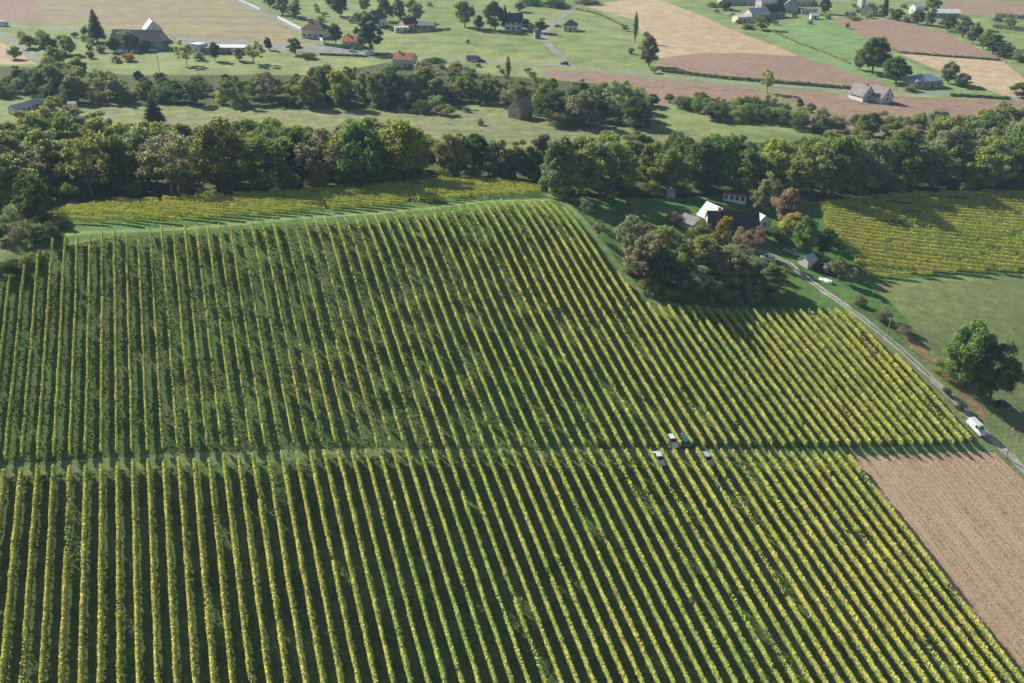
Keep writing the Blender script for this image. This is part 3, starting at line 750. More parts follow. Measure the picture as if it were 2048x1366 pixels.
FAR = "scattered trees of the valley"
SINGLES = [
    # px, py of the foot, height and width in photograph pixels, kind, colour, label, group
    (1928, 775, 140, 92, 'broad', 'mid green', "big round mid-green oak beside the lane at the paddock corner", None),
    (1978, 806, 122, 84, 'broad', 'dark green', "darker russet-tinged oak in front of the big paddock oak", None),
    (1890, 743, 31, 60, 'bush', 'olive green', "low olive bush at the foot of the big paddock oak", None),
    (1262, 520, 92, 62, 'sparse', 'grey-brown', "bare-looking grey-brown tree at the corner of the farm garden", 'garden'),
    (1292, 560, 92, 70, 'broad', 'grey-brown', "grey-brown tree beside the bracken verge of the farm garden", 'garden'),
    (1325, 568, 74, 84, 'broad', 'dark green', "dark green tree nearest the vines in the farm garden", 'garden'),
    (1352, 530, 72, 62, 'sparse', 'grey-green', "pale grey-green thin tree in the middle of the farm garden", 'garden'),
    (1398, 560, 88, 84, 'broad', 'olive green', "tall olive tree in the centre of the farm garden", 'garden'),
    (1440, 505, 74, 34, 'broad', 'golden yellow', "yellow-topped tree in front of the slate roof", 'garden'),
    (1448, 574, 76, 92, 'broad', 'grey-brown', "broad grey-brown tree before the farmhouse front", 'garden'),
    (1484, 550, 66, 60, 'sparse', 'grey-brown', "thin grey-brown tree left of the parked white car", 'garden'),
    (1508, 508, 58, 44, 'sparse', 'dusky red-brown', "dusky red-brown tree at the end of the farmhouse", 'garden'),
    (1474, 584, 44, 52, 'sparse', 'grey-green', "bare whitish shrub-like tree at the garden's lower edge", 'garden'),
    (1540, 581, 52, 62, 'broad', 'olive green', "olive tree at the lower garden edge near the lane", 'garden'),
    (1384, 586, 54, 80, 'broad', 'grey-green', "grey-green low-branched tree at the garden's lower edge", 'garden'),
    (1510, 568, 46, 60, 'broad', 'grey-green', "grey-green tree below the parked white car", 'garden'),
    (1418, 540, 66, 66, 'broad', 'olive green', "olive tree behind the broad grey-brown garden tree", 'garden'),
    (1312, 530, 80, 60, 'broad', 'olive green', "olive tree behind the garden's corner trees", 'garden'),
    (1374, 512, 44, 50, 'broad', 'dark green', "dark tree by the low cream wing of the farmhouse", 'garden'),
    (1345, 450, 30, 40, 'bush', 'dusky red-brown', "dusky shrub on the lawn beside the cream wing", None),
    (1578, 452, 74, 64, 'broad', 'russet brown', "round russet tree behind the farmhouse beside the golden vines", 'garden'),
    (1526, 425, 72, 48, 'broad', 'grey-green', "grey-green tree between farmhouse and wood", 'garden'),
    (1545, 412, 40, 44, 'broad', 'olive green', "olive tree between the white outbuilding and the wood", 'garden'),
    (1574, 484, 58, 54, 'sparse', 'yellow-green', "bright yellow-green tree beside the farm drive", 'garden'),
    (1612, 508, 76, 58, 'broad', 'mid green', "green tree behind the small pale-roofed shed", 'garden'),
    (1645, 512, 58, 48, 'broad', 'dark green', "dark green tree at the edge of the golden vines", 'garden'),
    (1676, 562, 52, 36, 'sparse', 'olive green', "thin olive tree beside the lane above the white sheet", 'garden'),
    (1700, 568, 34, 34, 'sparse', 'grey-brown', "thin brown tree at the paddock's upper corner", 'garden'),
    (1552, 478, 30, 40, 'bush', 'dark green', "dark bush at the end of the farm drive", None),
    (1660, 545, 24, 30, 'bush', 'olive green', "olive bush behind the white sheet", None),
    (1300, 585, 34, 50, 'bush', 'olive green', "olive shrub where the garden thicket meets the bracken", 'thicket'),
    (1335, 596, 30, 56, 'bush', 'olive green', "rounded olive shrub at the lower left of the garden thicket", 'thicket'),
    (1375, 600, 28, 60, 'bush', 'mid green', "mid-green shrub along the lower edge of the garden thicket", 'thicket'),
    (1415, 598, 34, 56, 'bush', 'olive green', "olive shrub along the lower edge of the garden thicket", 'thicket'),
    (1455, 604, 30, 56, 'bush', 'grey-green', "grey shrub along the lower edge of the garden thicket", 'thicket'),
    (1500, 602, 34, 56, 'bush', 'grey-green', "pale grey shrub below the parked white car", 'thicket'),
    (1548, 600, 30, 56, 'bush', 'olive green', "olive shrub at the lower right of the garden thicket", 'thicket'),
    (1270, 545, 40, 50, 'bush', 'olive green', "olive shrub under the bare-looking corner tree", 'thicket'),
    (1345, 558, 62, 60, 'sparse', 'grey-brown', "grey-brown tree between the dark green and pale thin garden trees", 'garden'),
    (1475, 575, 56, 70, 'broad', 'olive green', "olive tree right of the broad grey-brown garden tree", 'garden'),
    (1530, 570, 46, 52, 'sparse', 'grey-brown', "thin grey-brown tree just below the parked white car", 'garden'),
    (1370, 575, 66, 66, 'broad', 'olive green', "olive tree in front of the garden's grey-green low-branched tree", 'garden'),
    (1405, 480, 44, 50, 'bush', 'olive green', "olive shrub under the farmhouse's left windows", 'thicket'),
    (1480, 490, 36, 40, 'bush', 'grey-brown', "grey-brown shrub before the farmhouse's right windows", 'thicket'),
    (1285, 500, 60, 46, 'sparse', 'grey-brown', "thin brownish tree at the garden's upper left corner", 'garden'),
    (1172, 440, 42, 26, 'sparse', 'grey-green', "small orchard tree at the head of the field path", 'orchard'),
    (1196, 475, 36, 28, 'sparse', 'grey-green', "small orchard tree halfway down the field path", 'orchard'),
    (1220, 405, 30, 30, 'sparse', 'olive green', "small orchard tree at the edge of the wood", 'orchard'),
    (1258, 432, 28, 22, 'sparse', 'russet brown', "little russet orchard tree on the lawn", 'orchard'),
    (1764, 640, 28, 34, 'bush', 'grey-brown', "upright brown bush beside the lane", 'lanebush'),
    (1806, 664, 20, 42, 'bush', 'grey-brown', "low brown bush between lane and paddock", 'lanebush'),
    (1892, 786, 14, 20, 'bush', 'dark green', "small dark bush at the lane's vine side", 'lanebush'),
    (1922, 818, 16, 24, 'bush', 'dark green', "small dark bush behind the white van", 'lanebush'),
    (1720, 610, 30, 30, 'bush', 'grey-brown', "grey-brown bush at the upper end of the bracken bank", 'lanebush'),
    (48, 440, 56, 76, 'bush', 'grey-green', "big grey-green bush at the wood's corner", 'willow'),
    (15, 420, 50, 70, 'bush', 'olive green', "olive bush at the picture's left edge under the wood", 'willow'),
    (50, 486, 50, 74, 'bush', 'grey-green', "grey willow bush beside the first vine hedges", 'willow'),
    (5, 478, 52, 50, 'bush', 'dark green', "dark bush behind the grey willow bush", 'willow'),
    (85, 452, 30, 40, 'bush', 'dark green', "dark bush at the corner of the small vineyard", 'willow'),
    (28, 425, 120, 96, 'broad', 'olive green', "big olive tree at the corner of the wood by the picture's edge", 'willow'),
    (80, 440, 90, 64, 'broad', 'dark green', "dark tree standing over the small vineyard's corner", 'willow'),
    (1168, 352, 62, 60, 'broad', 'orange', "orange autumn tree in the wood above the field path", None),
    (905, 352, 84, 80, 'broad', 'olive green', "olive tree at the far end of the wood above the small vineyard", None),
    (950, 350, 80, 74, 'broad', 'dark green', "dark tree behind the middle of the small vineyard's right half", None),
    (990, 357, 74, 70, 'broad', 'grey-green', "grey-green tree above the small vineyard's upper edge", None),
    (1030, 358, 72, 66, 'broad', 'olive green', "olive tree in the gap between the two woods", None),
    (1066, 364, 70, 60, 'broad', 'dark green', "dark tree at the end of the small vineyard", None),
    (1088, 340, 74, 62, 'broad', 'grey-green', "grey-green tree behind the head of the field path", None),
    (1112, 392, 112, 86, 'broad', 'grey-green', "big grey-green tree at the head of the field path", None),
    (1155, 396, 118, 92, 'broad', 'olive green', "big olive tree at the left end of the farm wood", None),
    (1200, 392, 100, 80, 'broad', 'grey-brown', "grey-brown tree at the front of the farm wood's left end", None),
    (98, 476, 34, 56, 'bush', 'dark green', "dark bush shading the first upper vine hedge", 'willow'),
    (112, 456, 24, 44, 'bush', 'grey-green', "grey bush at the left end of the field path", 'willow'),
    (18, 545, 26, 66, 'bush', 'dark green', "dark low bush on the bank at the picture's left edge", 'willow'),
    (62, 526, 20, 50, 'bush', 'olive green', "low olive bush on the bank before the grey willow", 'willow'),
    (1335, 386, 92, 76, 'broad', 'olive green', "olive tree at the wood's front beside the bluish hut", None),
    (1400, 382, 96, 78, 'broad', 'dark green', "dark tree at the wood's front behind the farmhouse", None),
    (1610, 388, 104, 82, 'broad', 'olive green', "olive tree at the wood's front above the russet tree", None),
    (1665, 386, 100, 80, 'broad', 'mid green', "mid-green tree at the upper left corner of the golden vines", None),
    (1980, 374, 88, 84, 'broad', 'grey-green', "round grey-green tree standing at the golden vines' far edge", None),
    (310, 250, 56, 42, 'conifer', 'blue-green', "stout blue-green conifer standing above the near wood", None),
    (195, 84, 60, 34, 'conifer', 'blue-green', "pointed blue-green conifer beside the slate-roofed barn", FAR),
    (170, 72, 18, 16, 'broad', 'dark green', "small dark tree left of the pointed conifer", FAR),
    (228, 104, 28, 34, 'broad', 'dark green', "dark green tree between conifer and barn", FAR),
    (262, 100, 36, 36, 'broad', 'grey-green', "grey-green tree hiding the barn's front", FAR),
    (290, 102, 22, 24, 'broad', 'dark green', "low dark tree under the barn eaves", FAR),
    (335, 100, 20, 16, 'sparse', 'dusky red-brown', "small pinkish tree at the barn's right end", FAR),
    (374, 130, 46, 32, 'sparse', 'golden yellow', "yellow tree on the lawn right of the barn", FAR),
    (430, 122, 34, 24, 'broad', 'dark green', "dark tree below the pale-roofed shed", FAR),
    (400, 120, 22, 26, 'bush', 'grey-brown', "brown bush beside the yellow lawn tree", FAR),
    (508, 128, 44, 38, 'sparse', 'yellow-green', "yellow-green tree at the end of the pale-roofed shed", FAR),
    (480, 122, 26, 30, 'broad', 'grey-brown', "grey-brown tree along the pale-roofed shed", FAR),
    (258, 122, 18, 30, 'bush', 'orange', "orange bush on the lawn below the barn", FAR),
    (232, 124, 14, 26, 'bush', 'grey-brown', "grey-brown bush next to the orange bush", FAR),
    (592, 110, 32, 28, 'broad', 'dark green', "dark tree beside the valley road's bend", FAR),
    (538, 100, 24, 18, 'broad', 'blue-green', "small blue-green tree above the valley road", FAR),
    (618, 118, 14, 34, 'bush', 'mid green', "flat green bush below the valley road's bend", FAR),
    (100, 110, 36, 34, 'broad', 'dark green', "dark tree inside the farm road's triangle", FAR),
    (60, 96, 26, 34, 'broad', 'olive green', "olive tree beside the farm road", FAR),
    (140, 108, 36, 36, 'broad', 'yellow-green', "yellow-green tree left of the barn lawn", FAR),
    (112, 128, 34, 38, 'broad', 'olive green', "olive tree where the farm road enters the belt", FAR),
    (30, 118, 24, 30, 'broad', 'olive green', "olive tree at the tan cropland's edge", FAR),
    (80, 72, 14, 22, 'bush', 'yellow-green', "small yellow-green bush beside the valley road", FAR),
    (565, 30, 36, 32, 'broad', 'grey-green', "grey-green tree at the top of the white wall", FAR),
    (592, 36, 34, 30, 'broad', 'grey-brown', "grey-brown tree beside the white wall", FAR),
    (540, 14, 24, 26, 'broad', 'olive green', "olive tree above the white wall", FAR),
    (682, 32, 46, 32, 'broad', 'blue-green', "big dark tree behind the hipped villa", FAR),
    (660, 12, 22, 24, 'broad', 'dark green', "dark tree far behind the hipped villa", FAR),
    (672, 88, 36, 30, 'broad', 'dark green', "round dark tree between villa and pink house", FAR),
    (740, 104, 70, 46, 'broad', 'blue-green', "very dark tall tree right of the pink house", FAR),
    (716, 46, 20, 22, 'broad', 'grey-green', "grey tree left of the white gabled house", FAR),
    (728, 26, 34, 26, 'broad', 'yellow-green', "yellowish tree behind the white gabled house", FAR),
    (772, 42, 46, 32, 'broad', 'mid green', "green tree right of the white gabled house", FAR),
    (800, 40, 40, 30, 'broad', 'grey-green', "grey-green tree behind the brown-roofed cottage", FAR),
    (832, 44, 36, 36, 'broad', 'grey-brown', "grey-brown tree right of the brown-roofed cottage", FAR),
    (930, 54, 50, 46, 'broad', 'olive green', "broad olive tree at the left end of the meadow row", FAR),
    (957, 62, 30, 22, 'broad', 'dark green', "small dark tree next to the broad olive tree", FAR),
    (990, 60, 52, 42, 'broad', 'dark green', "big dark tree left of the white cottage", FAR),
    (1010, 58, 44, 16, 'conifer', 'blue-green', "slim dark conifer against the white cottage", FAR),
    (1052, 60, 20, 20, 'broad', 'dark green', "dark tree right of the white cottage", FAR),
    (1082, 66, 26, 28, 'broad', 'dark green', "dark tree above the gravel drive", FAR),
    (1062, 64, 16, 16, 'broad', 'grey-brown', "brown shrubby tree before the white cottage's garden", FAR),
    (1040, 24, 20, 22, 'broad', 'grey-green', "grey-green tree behind the white cottage", FAR),
    (820, 20, 22, 26, 'broad', 'yellow-green', "yellow-green tree at the picture's top edge", FAR),
    (1065, 10, 20, 50, 'bush', 'dark green', "dark thicket at the top of the meadow", FAR),
    (1115, 14, 22, 60, 'bush', 'dark green', "dark thicket where the drive leaves the meadow", FAR),
    (1175, 8, 18, 50, 'bush', 'olive green', "olive thicket at the top of the tan stubble", FAR),
    (936, 86, 8, 8, 'bush', 'dark green', "tiny dark bush alone in the meadow", FAR),
    (1270, 84, 56, 12, 'poplar', 'grey-green', "slim grey poplar at the tan stubble's corner", FAR),
    (1298, 132, 62, 46, 'broad', 'grey-green', "grey-green tree at the corner of tan stubble and meadow", FAR),
    (1262, 108, 14, 14, 'bush', 'dark green', "dark little bush on the meadow's edge", FAR),
    (1250, 62, 14, 14, 'bush', 'dark green', "dark little bush on the upper meadow edge", FAR),
    (1308, 146, 16, 18, 'bush', 'grey-brown', "brown bush beside the valley road's hedge", FAR),
    (1016, 160, 46, 14, 'poplar', 'golden yellow', "slim yellow poplar between clump and copse", None),
    (1534, 186, 46, 26, 'sparse', 'yellow-green', "thin pale yellow tree beside the field margin", FAR),
    (1600, 216, 18, 14, 'broad', 'dark green', "small dark tree on the field margin", FAR),
    (1622, 224, 18, 20, 'broad', 'grey-green', "small grey tree on the field margin", FAR),
    (1744, 148, 66, 62, 'broad', 'dark green', "large dark oak on the bright green field's edge", FAR),
    (1792, 166, 48, 56, 'broad', 'dark green', "rounded dark oak next to the large one", FAR),
    (1716, 140, 34, 24, 'broad', 'mid green', "green tree leaning out left of the large dark oak", FAR),
    (1896, 166, 40, 36, 'broad', 'grey-green', "grey tree behind the shade-tinted bungalow", FAR),
    (1922, 172, 24, 36, 'broad', 'grey-brown', "grey-brown tree trailing right of the bungalow", FAR),
    (1870, 172, 18, 28, 'bush', 'yellow-green', "yellow-green bush on the bungalow's lawn", FAR),
    (1820, 182, 16, 30, 'bush', 'olive green', "olive bush in front of the bungalow", FAR),
    (1894, 62, 32, 34, 'broad', 'dark green', "dark tree before the long white shed", FAR),
    (1925, 76, 40, 36, 'broad', 'grey-green', "grey-green tree below the long white shed", FAR),
    (1945, 88, 42, 32, 'broad', 'grey-green', "pale tree in the middle of the hilltop hedgerow", FAR),
    (1966, 98, 38, 30, 'broad', 'olive green', "olive tree in the hilltop hedgerow", FAR),
    (1985, 108, 40, 40, 'broad', 'dark green', "dark round tree in the hilltop hedgerow", FAR),
    (2008, 114, 26, 34, 'broad', 'dark green', "low dark tree at the hedgerow's lower end", FAR),
    (2040, 122, 22, 36, 'broad', 'grey-green', "grey tree at the hedgerow's end by the frame", FAR),
    (1860, 52, 34, 24, 'broad', 'grey-green', "grey-green tree left of the long white shed", FAR),
    (1835, 48, 26, 26, 'broad', 'dark green', "dark tree below the little white house", FAR),
    (1866, 26, 36, 26, 'broad', 'yellow-green', "tall yellow-green tree behind the long white shed", FAR),
    (1650, 28, 32, 24, 'broad', 'dark green', "dark tree above the brown hill field", FAR),
    (1768, 36, 52, 14, 'conifer', 'blue-green', "slim spired conifer beside the cream house", FAR),
    (1792, 40, 20, 28, 'broad', 'dark green', "dark tree right of the spired conifer", FAR),
    (1812, 44, 16, 26, 'bush', 'grey-green', "grey bush right of the spired conifer", FAR),
    (1700, 36, 16, 30, 'bush', 'grey-green', "grey bush left of the cream house", FAR),
    (1694, 57, 14, 10, 'bush', 'dark green', "single dark bush on the brown hill field's edge", FAR),
    (1524, 60, 30, 34, 'broad', 'olive green', "olive tree below the hamlet on the tan stubble's edge", FAR),
    (1500, 58, 14, 24, 'bush', 'grey-green', "grey bush beside the open-fronted shed", FAR),
    (1448, 20, 18, 30, 'broad', 'dark green', "dark tree at the hamlet's left end", FAR),
    (1425, 14, 14, 26, 'bush', 'olive green', "olive bush left of the hamlet", FAR),
    (1560, 18, 24, 26, 'broad', 'dark green', "dark tree in the middle of the hamlet", FAR),
    (2044, 194, 28, 44, 'broad', 'dark green', "dark tree at the right end of the valley road", FAR),
    (2018, 54, 18, 22, 'broad', 'grey-green', "small tree on the far green strip", FAR),
    (1995, 42, 10, 20, 'bush', 'dark green', "dark bush above the far green strip", FAR),
    (845, 226, 26, 44, 'bush', 'dark green', "dark bush on the pasture above the near wood", FAR),
    (888, 230, 24, 44, 'bush', 'olive green', "olive bush on the pasture beside the dark bush", FAR),
    (960, 250, 16, 16, 'bush', 'grey-green', "small grey bush on the stubble's edge", FAR),
    (795, 205, 34, 28, 'sparse', 'grey-brown', "pale bare tree in the gap of the valley belt", FAR),
    (108, 222, 26, 40, 'broad', 'yellow-green', "yellow-green tree beside the white farm sheds", FAR),
    (158, 206, 40, 42, 'sparse', 'grey-brown', "thin grey tree at the belt's edge above the sheds", FAR),
    (824, 134, 10, 12, 'bush', 'russet brown', "russet bush beside the red-roofed white house", FAR),
    (865, 124, 8, 50, 'bush', 'dark green', "long dark bush right of the red-roofed white house", FAR),
]
GR = {'thicket': "shrubs of the garden thicket", 'garden': "trees of the farm garden", 'orchard': "small orchard trees on the farm lawn", 'lanebush': "bushes along the lane", 'willow': "bushes at the wood's corner"}
for px, py, hp, wp, kd, colr, lab, gr in SINGLES:
    ptree(px, py, hp, wp, kd, colr, lab, GR.get(gr, gr))

# long field hedges
M['hedge'] = leaf_mat("hedge leaves", (1.3, 1.2, 1.0), 0.2)
def field_hedge(pts_px, width, height, col, label):
    pts = dense(line(pts_px), 3)
    me, org, _ = hedge_mesh("hedge", pts, width, 0.0, height, 26, (0.35, 0.7), 0, 0.3, False)
    o = link("hedge", me, None, M['hedge']); o.location = org; o.color = (*COLORS[col], 1)
    tag(o, label, "hedge", "field hedges of the valley")
field_hedge([(1322, 143), (1400, 152), (1450, 158), (1600, 170), (1716, 180)], 1.6, 1.5, 'dark green', "long dark hedge between brown cropland and valley road")
field_hedge([(1760, 88), (1800, 106), (1900, 114), (2000, 121)], 1.2, 1.0, 'russet brown', "low russet hedge across the brown hill field")
field_hedge([(1545, 64), (1600, 88), (1680, 118), (1700, 128)], 1.0, 0.8, 'olive green', "low hedge along the left of the bright green field")
field_hedge([(1990, 34), (2070, 40), (2140, 44)], 3.0, 2.6, 'dark green', "dark hedge under the far brown cropland")
field_hedge([(1985, 56), (2060, 64), (2140, 70)], 3.0, 2.6, 'dark green', "dark hedge below the far green strip")
field_hedge([(640, 110), (700, 112), (735, 114)], 1.2, 1.0, 'dark green', "clipped dark hedge below the valley road")
field_hedge([(648, 90), (690, 97), (725, 101)], 1.5, 1.6, 'dark green', "dark hedge before the pink house")
field_hedge([(1900, 192), (1960, 195), (2020, 199)], 1.2, 1.2, 'dark green', "dark hedge under the bungalow's lawn")
field_hedge([(1150, 18), (1200, 30), (1245, 52)], 1.4, 1.2, 'olive green', "olive hedge between meadow and tan stubble")
field_hedge([(780, 62), (830, 66), (900, 60)], 1.5, 1.5, 'dark green', "dark garden hedge below the brown-roofed cottage")

# ------------------------------------------------------------------ buildings
W = {   # walls and roofs
    'bright': plain("fresh white paint", (0.80, 0.80, 0.78), 0.85, 0.05),
    'white': plain("white render", (0.64, 0.63, 0.60), 0.9, 0.08), 'cream': plain("cream render", (0.66, 0.56, 0.42), 0.9, 0.08), 'stone': plain("pale stone", (0.42, 0.37, 0.30), 0.95, 0.2),
    'pink': plain("pink render", (0.66, 0.48, 0.36), 0.9, 0.08), 'greywall': plain("grey render", (0.36, 0.36, 0.37), 0.9, 0.1), 'taupe': plain("taupe render", (0.30, 0.26, 0.23), 0.9, 0.15),
    'slate': tiled_roof("dark slate", (0.035, 0.042, 0.055), (0.05, 0.058, 0.07)), 'redtile': tiled_roof("red tiles", (0.42, 0.15, 0.09), (0.50, 0.20, 0.12)),
    'brown': tiled_roof("brown tiles", (0.12, 0.07, 0.06), (0.16, 0.09, 0.075)), 'pinktile': tiled_roof("faded pink tiles", (0.46, 0.30, 0.23), (0.52, 0.36, 0.29)),
    'pale': tiled_roof("pale grey sheeting", (0.55, 0.56, 0.58), (0.60, 0.61, 0.62), 0.9, 0.1), 'grey': tiled_roof("grey tiles", (0.22, 0.21, 0.20), (0.27, 0.25, 0.24)),
    'zinc': tiled_roof("white sheeting", (0.56, 0.56, 0.56), (0.61, 0.61, 0.61), 0.9, 0.06), 'blue': tiled_roof("blue-grey sheeting and shade tint", (0.24, 0.32, 0.40), (0.28, 0.36, 0.44), 0.9, 0.1),
}
M['glass'] = plain("dark window glass", (0.03, 0.035, 0.045), 0.15, 0.1, 1.0, 0.5)
M['frame'] = plain("painted frame", (0.62, 0.62, 0.60), 0.6, 0.05)
M['shutter'] = plain("painted shutters", (0.16, 0.20, 0.24), 0.7, 0.1)
M['door'] = plain("timber door", (0.15, 0.09, 0.06), 0.7, 0.2)
M['chim'] = plain("chimney brick", (0.35, 0.20, 0.15), 0.9, 0.2)

def window(parent, x, y, z, w, h, face, shutters=False):
    """face: 'f' front (-y), 'b' back, 'l' left (-x), 'r' right of the house's own axes"""
    def bx(b, u0, u1, z0, z1, d0, d1):
        if face == 'f': b.box(x + u0, x + u1, y - d1, y - d0, z + z0, z + z1)
        elif face == 'b': b.box(x + u0, x + u1, y + d0, y + d1, z + z0, z + z1)
        elif face == 'l': b.box(x - d1, x - d0, y + u0, y + u1, z + z0, z + z1)
        else: b.box(x + d0, x + d1, y + u0, y + u1, z + z0, z + z1)
        return b
    o = bx(MB(), -w / 2, w / 2, 0, h, 0.003, 0.04).build("window", M['glass'], parent)
    f = MB()
    t = 0.08
    bx(f, -w / 2 - t, -w / 2, -t, h + t, 0.002, 0.07); bx(f, w / 2, w / 2 + t, -t, h + t, 0.002, 0.07)
    bx(f, -w / 2, w / 2, h, h + t, 0.002, 0.07); bx(f, -w / 2, w / 2, -t, 0, 0.002, 0.12); bx(f, -0.03, 0.03, 0, h, 0.042, 0.06)
    f.build("frame", M['frame'], o)
    if shutters:
        for sg in (-1, 1):
            a = sg * (w / 2 + t + 0.02); c = sg * (w / 2 + t + 0.02 + w * 0.45)
            bx(MB(), min(a, c), max(a, c), 0, h, 0.002, 0.06).build("shutter", M['shutter'], o)

def house(px, py, w, d, h, r, rot, wall, roof, label, name="house", cat="house", style='gable', chimney=0, wins=3, doors=1, shutters=False, over=0.4, storeys=1, side_wins=True, xyz=None):
    if xyz is None:
        x, y, z, mp = spot(px, py)
    else:
        x, y, z = xyz
    ca, sa = math.cos(R(rot)), math.sin(R(rot))
    zs = [float(ground_z(x + a * w / 2 * ca - b * d / 2 * sa, y + a * w / 2 * sa + b * d / 2 * ca)) for a in (-1, 1) for b in (-1, 1)]
    z = max(min(zs) + 0.1, sum(zs) / 4)
    t = thing(name, label, cat, (x, y, z), R(rot))
    b = MB()
    base = -(z - min(zs)) - 0.3
    X, Y = w / 2, d / 2
    if style == 'gable':
        b.prism([(-Y, base), (Y, base), (Y, h), (0, h + r), (-Y, h)], -X, X)
        b.v = [(yy, xx, zz) for xx, yy, zz in b.v]; b.f = [q[::-1] for q in b.f]
    else:
        b.box(-X, X, -Y, Y, base, h)
    b.build("wall", W[wall], t)
    th = 0.16
    rb = MB()
    if style == 'gable':
        k = r / Y
        e = Y + over
        sec = [(-e, h - over * k + 0.02), (0, h + r + 0.02), (e, h - over * k + 0.02), (e, h - over * k + th + 0.02), (0, h + r + th * 1.15 + 0.02), (-e, h - over * k + th + 0.02)]
        rb.prism(sec, -X - over * 0.7, X + over * 0.7)
        rb.v = [(yy, xx, zz) for xx, yy, zz in rb.v]; rb.f = [q[::-1] for q in rb.f]
    elif style == 'hip':
        e = over
        rl = max(X - Y * 0.95, 0.15)
        v = [(-X - e, -Y - e, h), (X + e, -Y - e, h), (X + e, Y + e, h), (-X - e, Y + e, h), (-X - e, -Y - e, h + th), (X + e, -Y - e, h + th), (X + e, Y + e, h + th), (-X - e, Y + e, h + th), (-rl, 0, h + r), (rl, 0, h + r)]
        rb.add(v, [(3, 2, 1, 0), (0, 1, 5, 4), (1, 2, 6, 5), (2, 3, 7, 6), (3, 0, 4, 7), (4, 5, 9, 8), (6, 7, 8, 9), (5, 6, 9), (7, 4, 8)])
    else:   # nearly flat roof with a small upstand
        rb.box(-X - 0.15, X + 0.15, -Y - 0.15, Y + 0.15, h, h + 0.22)
        rb.box(-X - 0.15, X + 0.15, -Y - 0.15, -Y + 0.05, h + 0.22, h + 0.42); rb.box(-X - 0.15, X + 0.15, Y - 0.05, Y + 0.15, h + 0.22, h + 0.42)
        rb.box(-X - 0.15, -X + 0.05, -Y + 0.05, Y - 0.05, h + 0.22, h + 0.42); rb.box(X - 0.05, X + 0.15, -Y + 0.05, Y - 0.05, h + 0.22, h + 0.42)
    ro = rb.build("roof", W[roof], t)
    for c in range(chimney):
        cx = (-0.55 if c == 0 else 0.6) * X
        cb = MB().box(cx - 0.4, cx + 0.4, -0.35, 0.35, h + r * 0.4, h + r + 1.0)
        cb.box(cx - 0.48, cx + 0.48, -0.43, 0.43, h + r + 1.0, h + r + 1.15)
        cb.build("chimney", M['chim'], ro)
    for s in range(storeys):
        zz = 1.0 + s * 2.7
        if zz + 1.2 > h: break
        for i in range(wins):
            u = (-0.5 + (i + 0.5) / wins) * w
            if s == 0 and doors and i == wins // 2:
                db = MB().box(u - 0.5, u + 0.5, -Y - 0.06, -Y - 0.003, 0.02, 2.1).build("door", M['door'], t)
                MB().box(u + 0.32, u + 0.4, -Y - 0.1, -Y - 0.062, 0.95, 1.1).build("handle", M['frame'], db)
            else:
                window(t, u, -Y, zz, 1.0, 1.25, 'f', shutters)
        if side_wins:
            window(t, -X, 0, zz, 1.0, 1.2, 'l')
            window(t, X, 0, zz, 1.0, 1.2, 'r')
    if style == 'gable' and side_wins and r > 2.4:
        window(t, -X, 0, h + 0.4, 0.8, 0.9, 'l')
    return t

# the farmhouse: slate main block, a taller pale-roofed wing behind, a cream side wing and a lean-to
house(1462, 466, 14.0, 8.0, 2.9, 3.6, -3, 'white', 'slate', "white farmhouse with a long dark slate roof among the garden trees", "farmhouse", "house", 'gable', 1, 5, 1, True, 0.45)
house(1426, 448, 7.0, 6.4, 2.5, 3.3, 118, 'white', 'zinc', "white-roofed wing standing behind the slate farmhouse", "farmhouse_wing", "house wing", 'gable', 0, 2, 0, False, 0.3)
house(1383, 456, 6.0, 5.0, 2.2, 1.4, 125, 'cream', 'grey', "low cream side wing at the left end of the farmhouse", "side_wing", "house wing", 'gable', 0, 2, 1, False, 0.3)
house(1519, 455, 4.0, 5.0, 2.2, 2.0, 115, 'white', 'zinc', "small pale-roofed annexe at the right end of the farmhouse", "annexe", "annexe", 'gable', 0, 1, 0, False, 0.3)
house(1469, 404, 7.0, 1.7, 2.4, 0, -24, 'bright', 'redtile', "low white outbuilding with a red roof behind the farmhouse", "outbuilding", "outbuilding", 'flat', 0, 4, 0, False, 0.25)
house(1340, 394, 2.6, 2.2, 1.8, 0.6, 10, 'greywall', 'blue', "small bluish garden hut at the edge of the wood", "garden_hut", "hut", 'gable', 0, 1, 1, False, 0.15, side_wins=False)
house(1614, 531, 3.6, 3.2, 2.0, 1.2, 35, 'white', 'pale', "small pale-roofed shed beside the lane", "shed", "shed", 'gable', 0, 2, 1, False, 0.25, side_wins=False)
# valley
house(280, 96, 27, 13, 4.5, 5.0, -6, 'greywall', 'slate', "big barn with a long dark slate roof beside the pointed conifer", "barn", "barn", 'gable', 0, 5, 1, False, 0.6)
house(308, 78, 10, 9, 6.0, 4.6, 118, 'white', 'zinc', "farmhouse with a bright roof rising behind the slate barn", "farmhouse", "house", 'gable', 1, 4, 1, False, 0.5)
house(397, 104, 8, 7, 4.2, 0, -25, 'white', 'pale', "white cube-shaped building right of the barn", "garage", "garage", 'flat', 0, 2, 1, False, side_wins=False)
house(455, 104, 22, 11, 2.9, 0, -4, 'taupe', 'zinc', "long low shed with a pale flat roof beside the valley road", "flat_roofed_shed", "shed", 'flat', 0, 4, 1, False, side_wins=False)
house(633, 74, 13.5, 10, 4.8, 4.0, -14, 'white', 'brown', "white villa with a hipped dark brown roof beside the white wall", "villa", "house", 'hip', 1, 4, 1, True, 0.6, 2)
house(708, 94, 10, 7.5, 3.6, 2.4, -10, 'pink', 'redtile', "pink house with an orange-red roof above the valley road", "house", "house", 'gable', 1, 3, 1, False, 0.4)
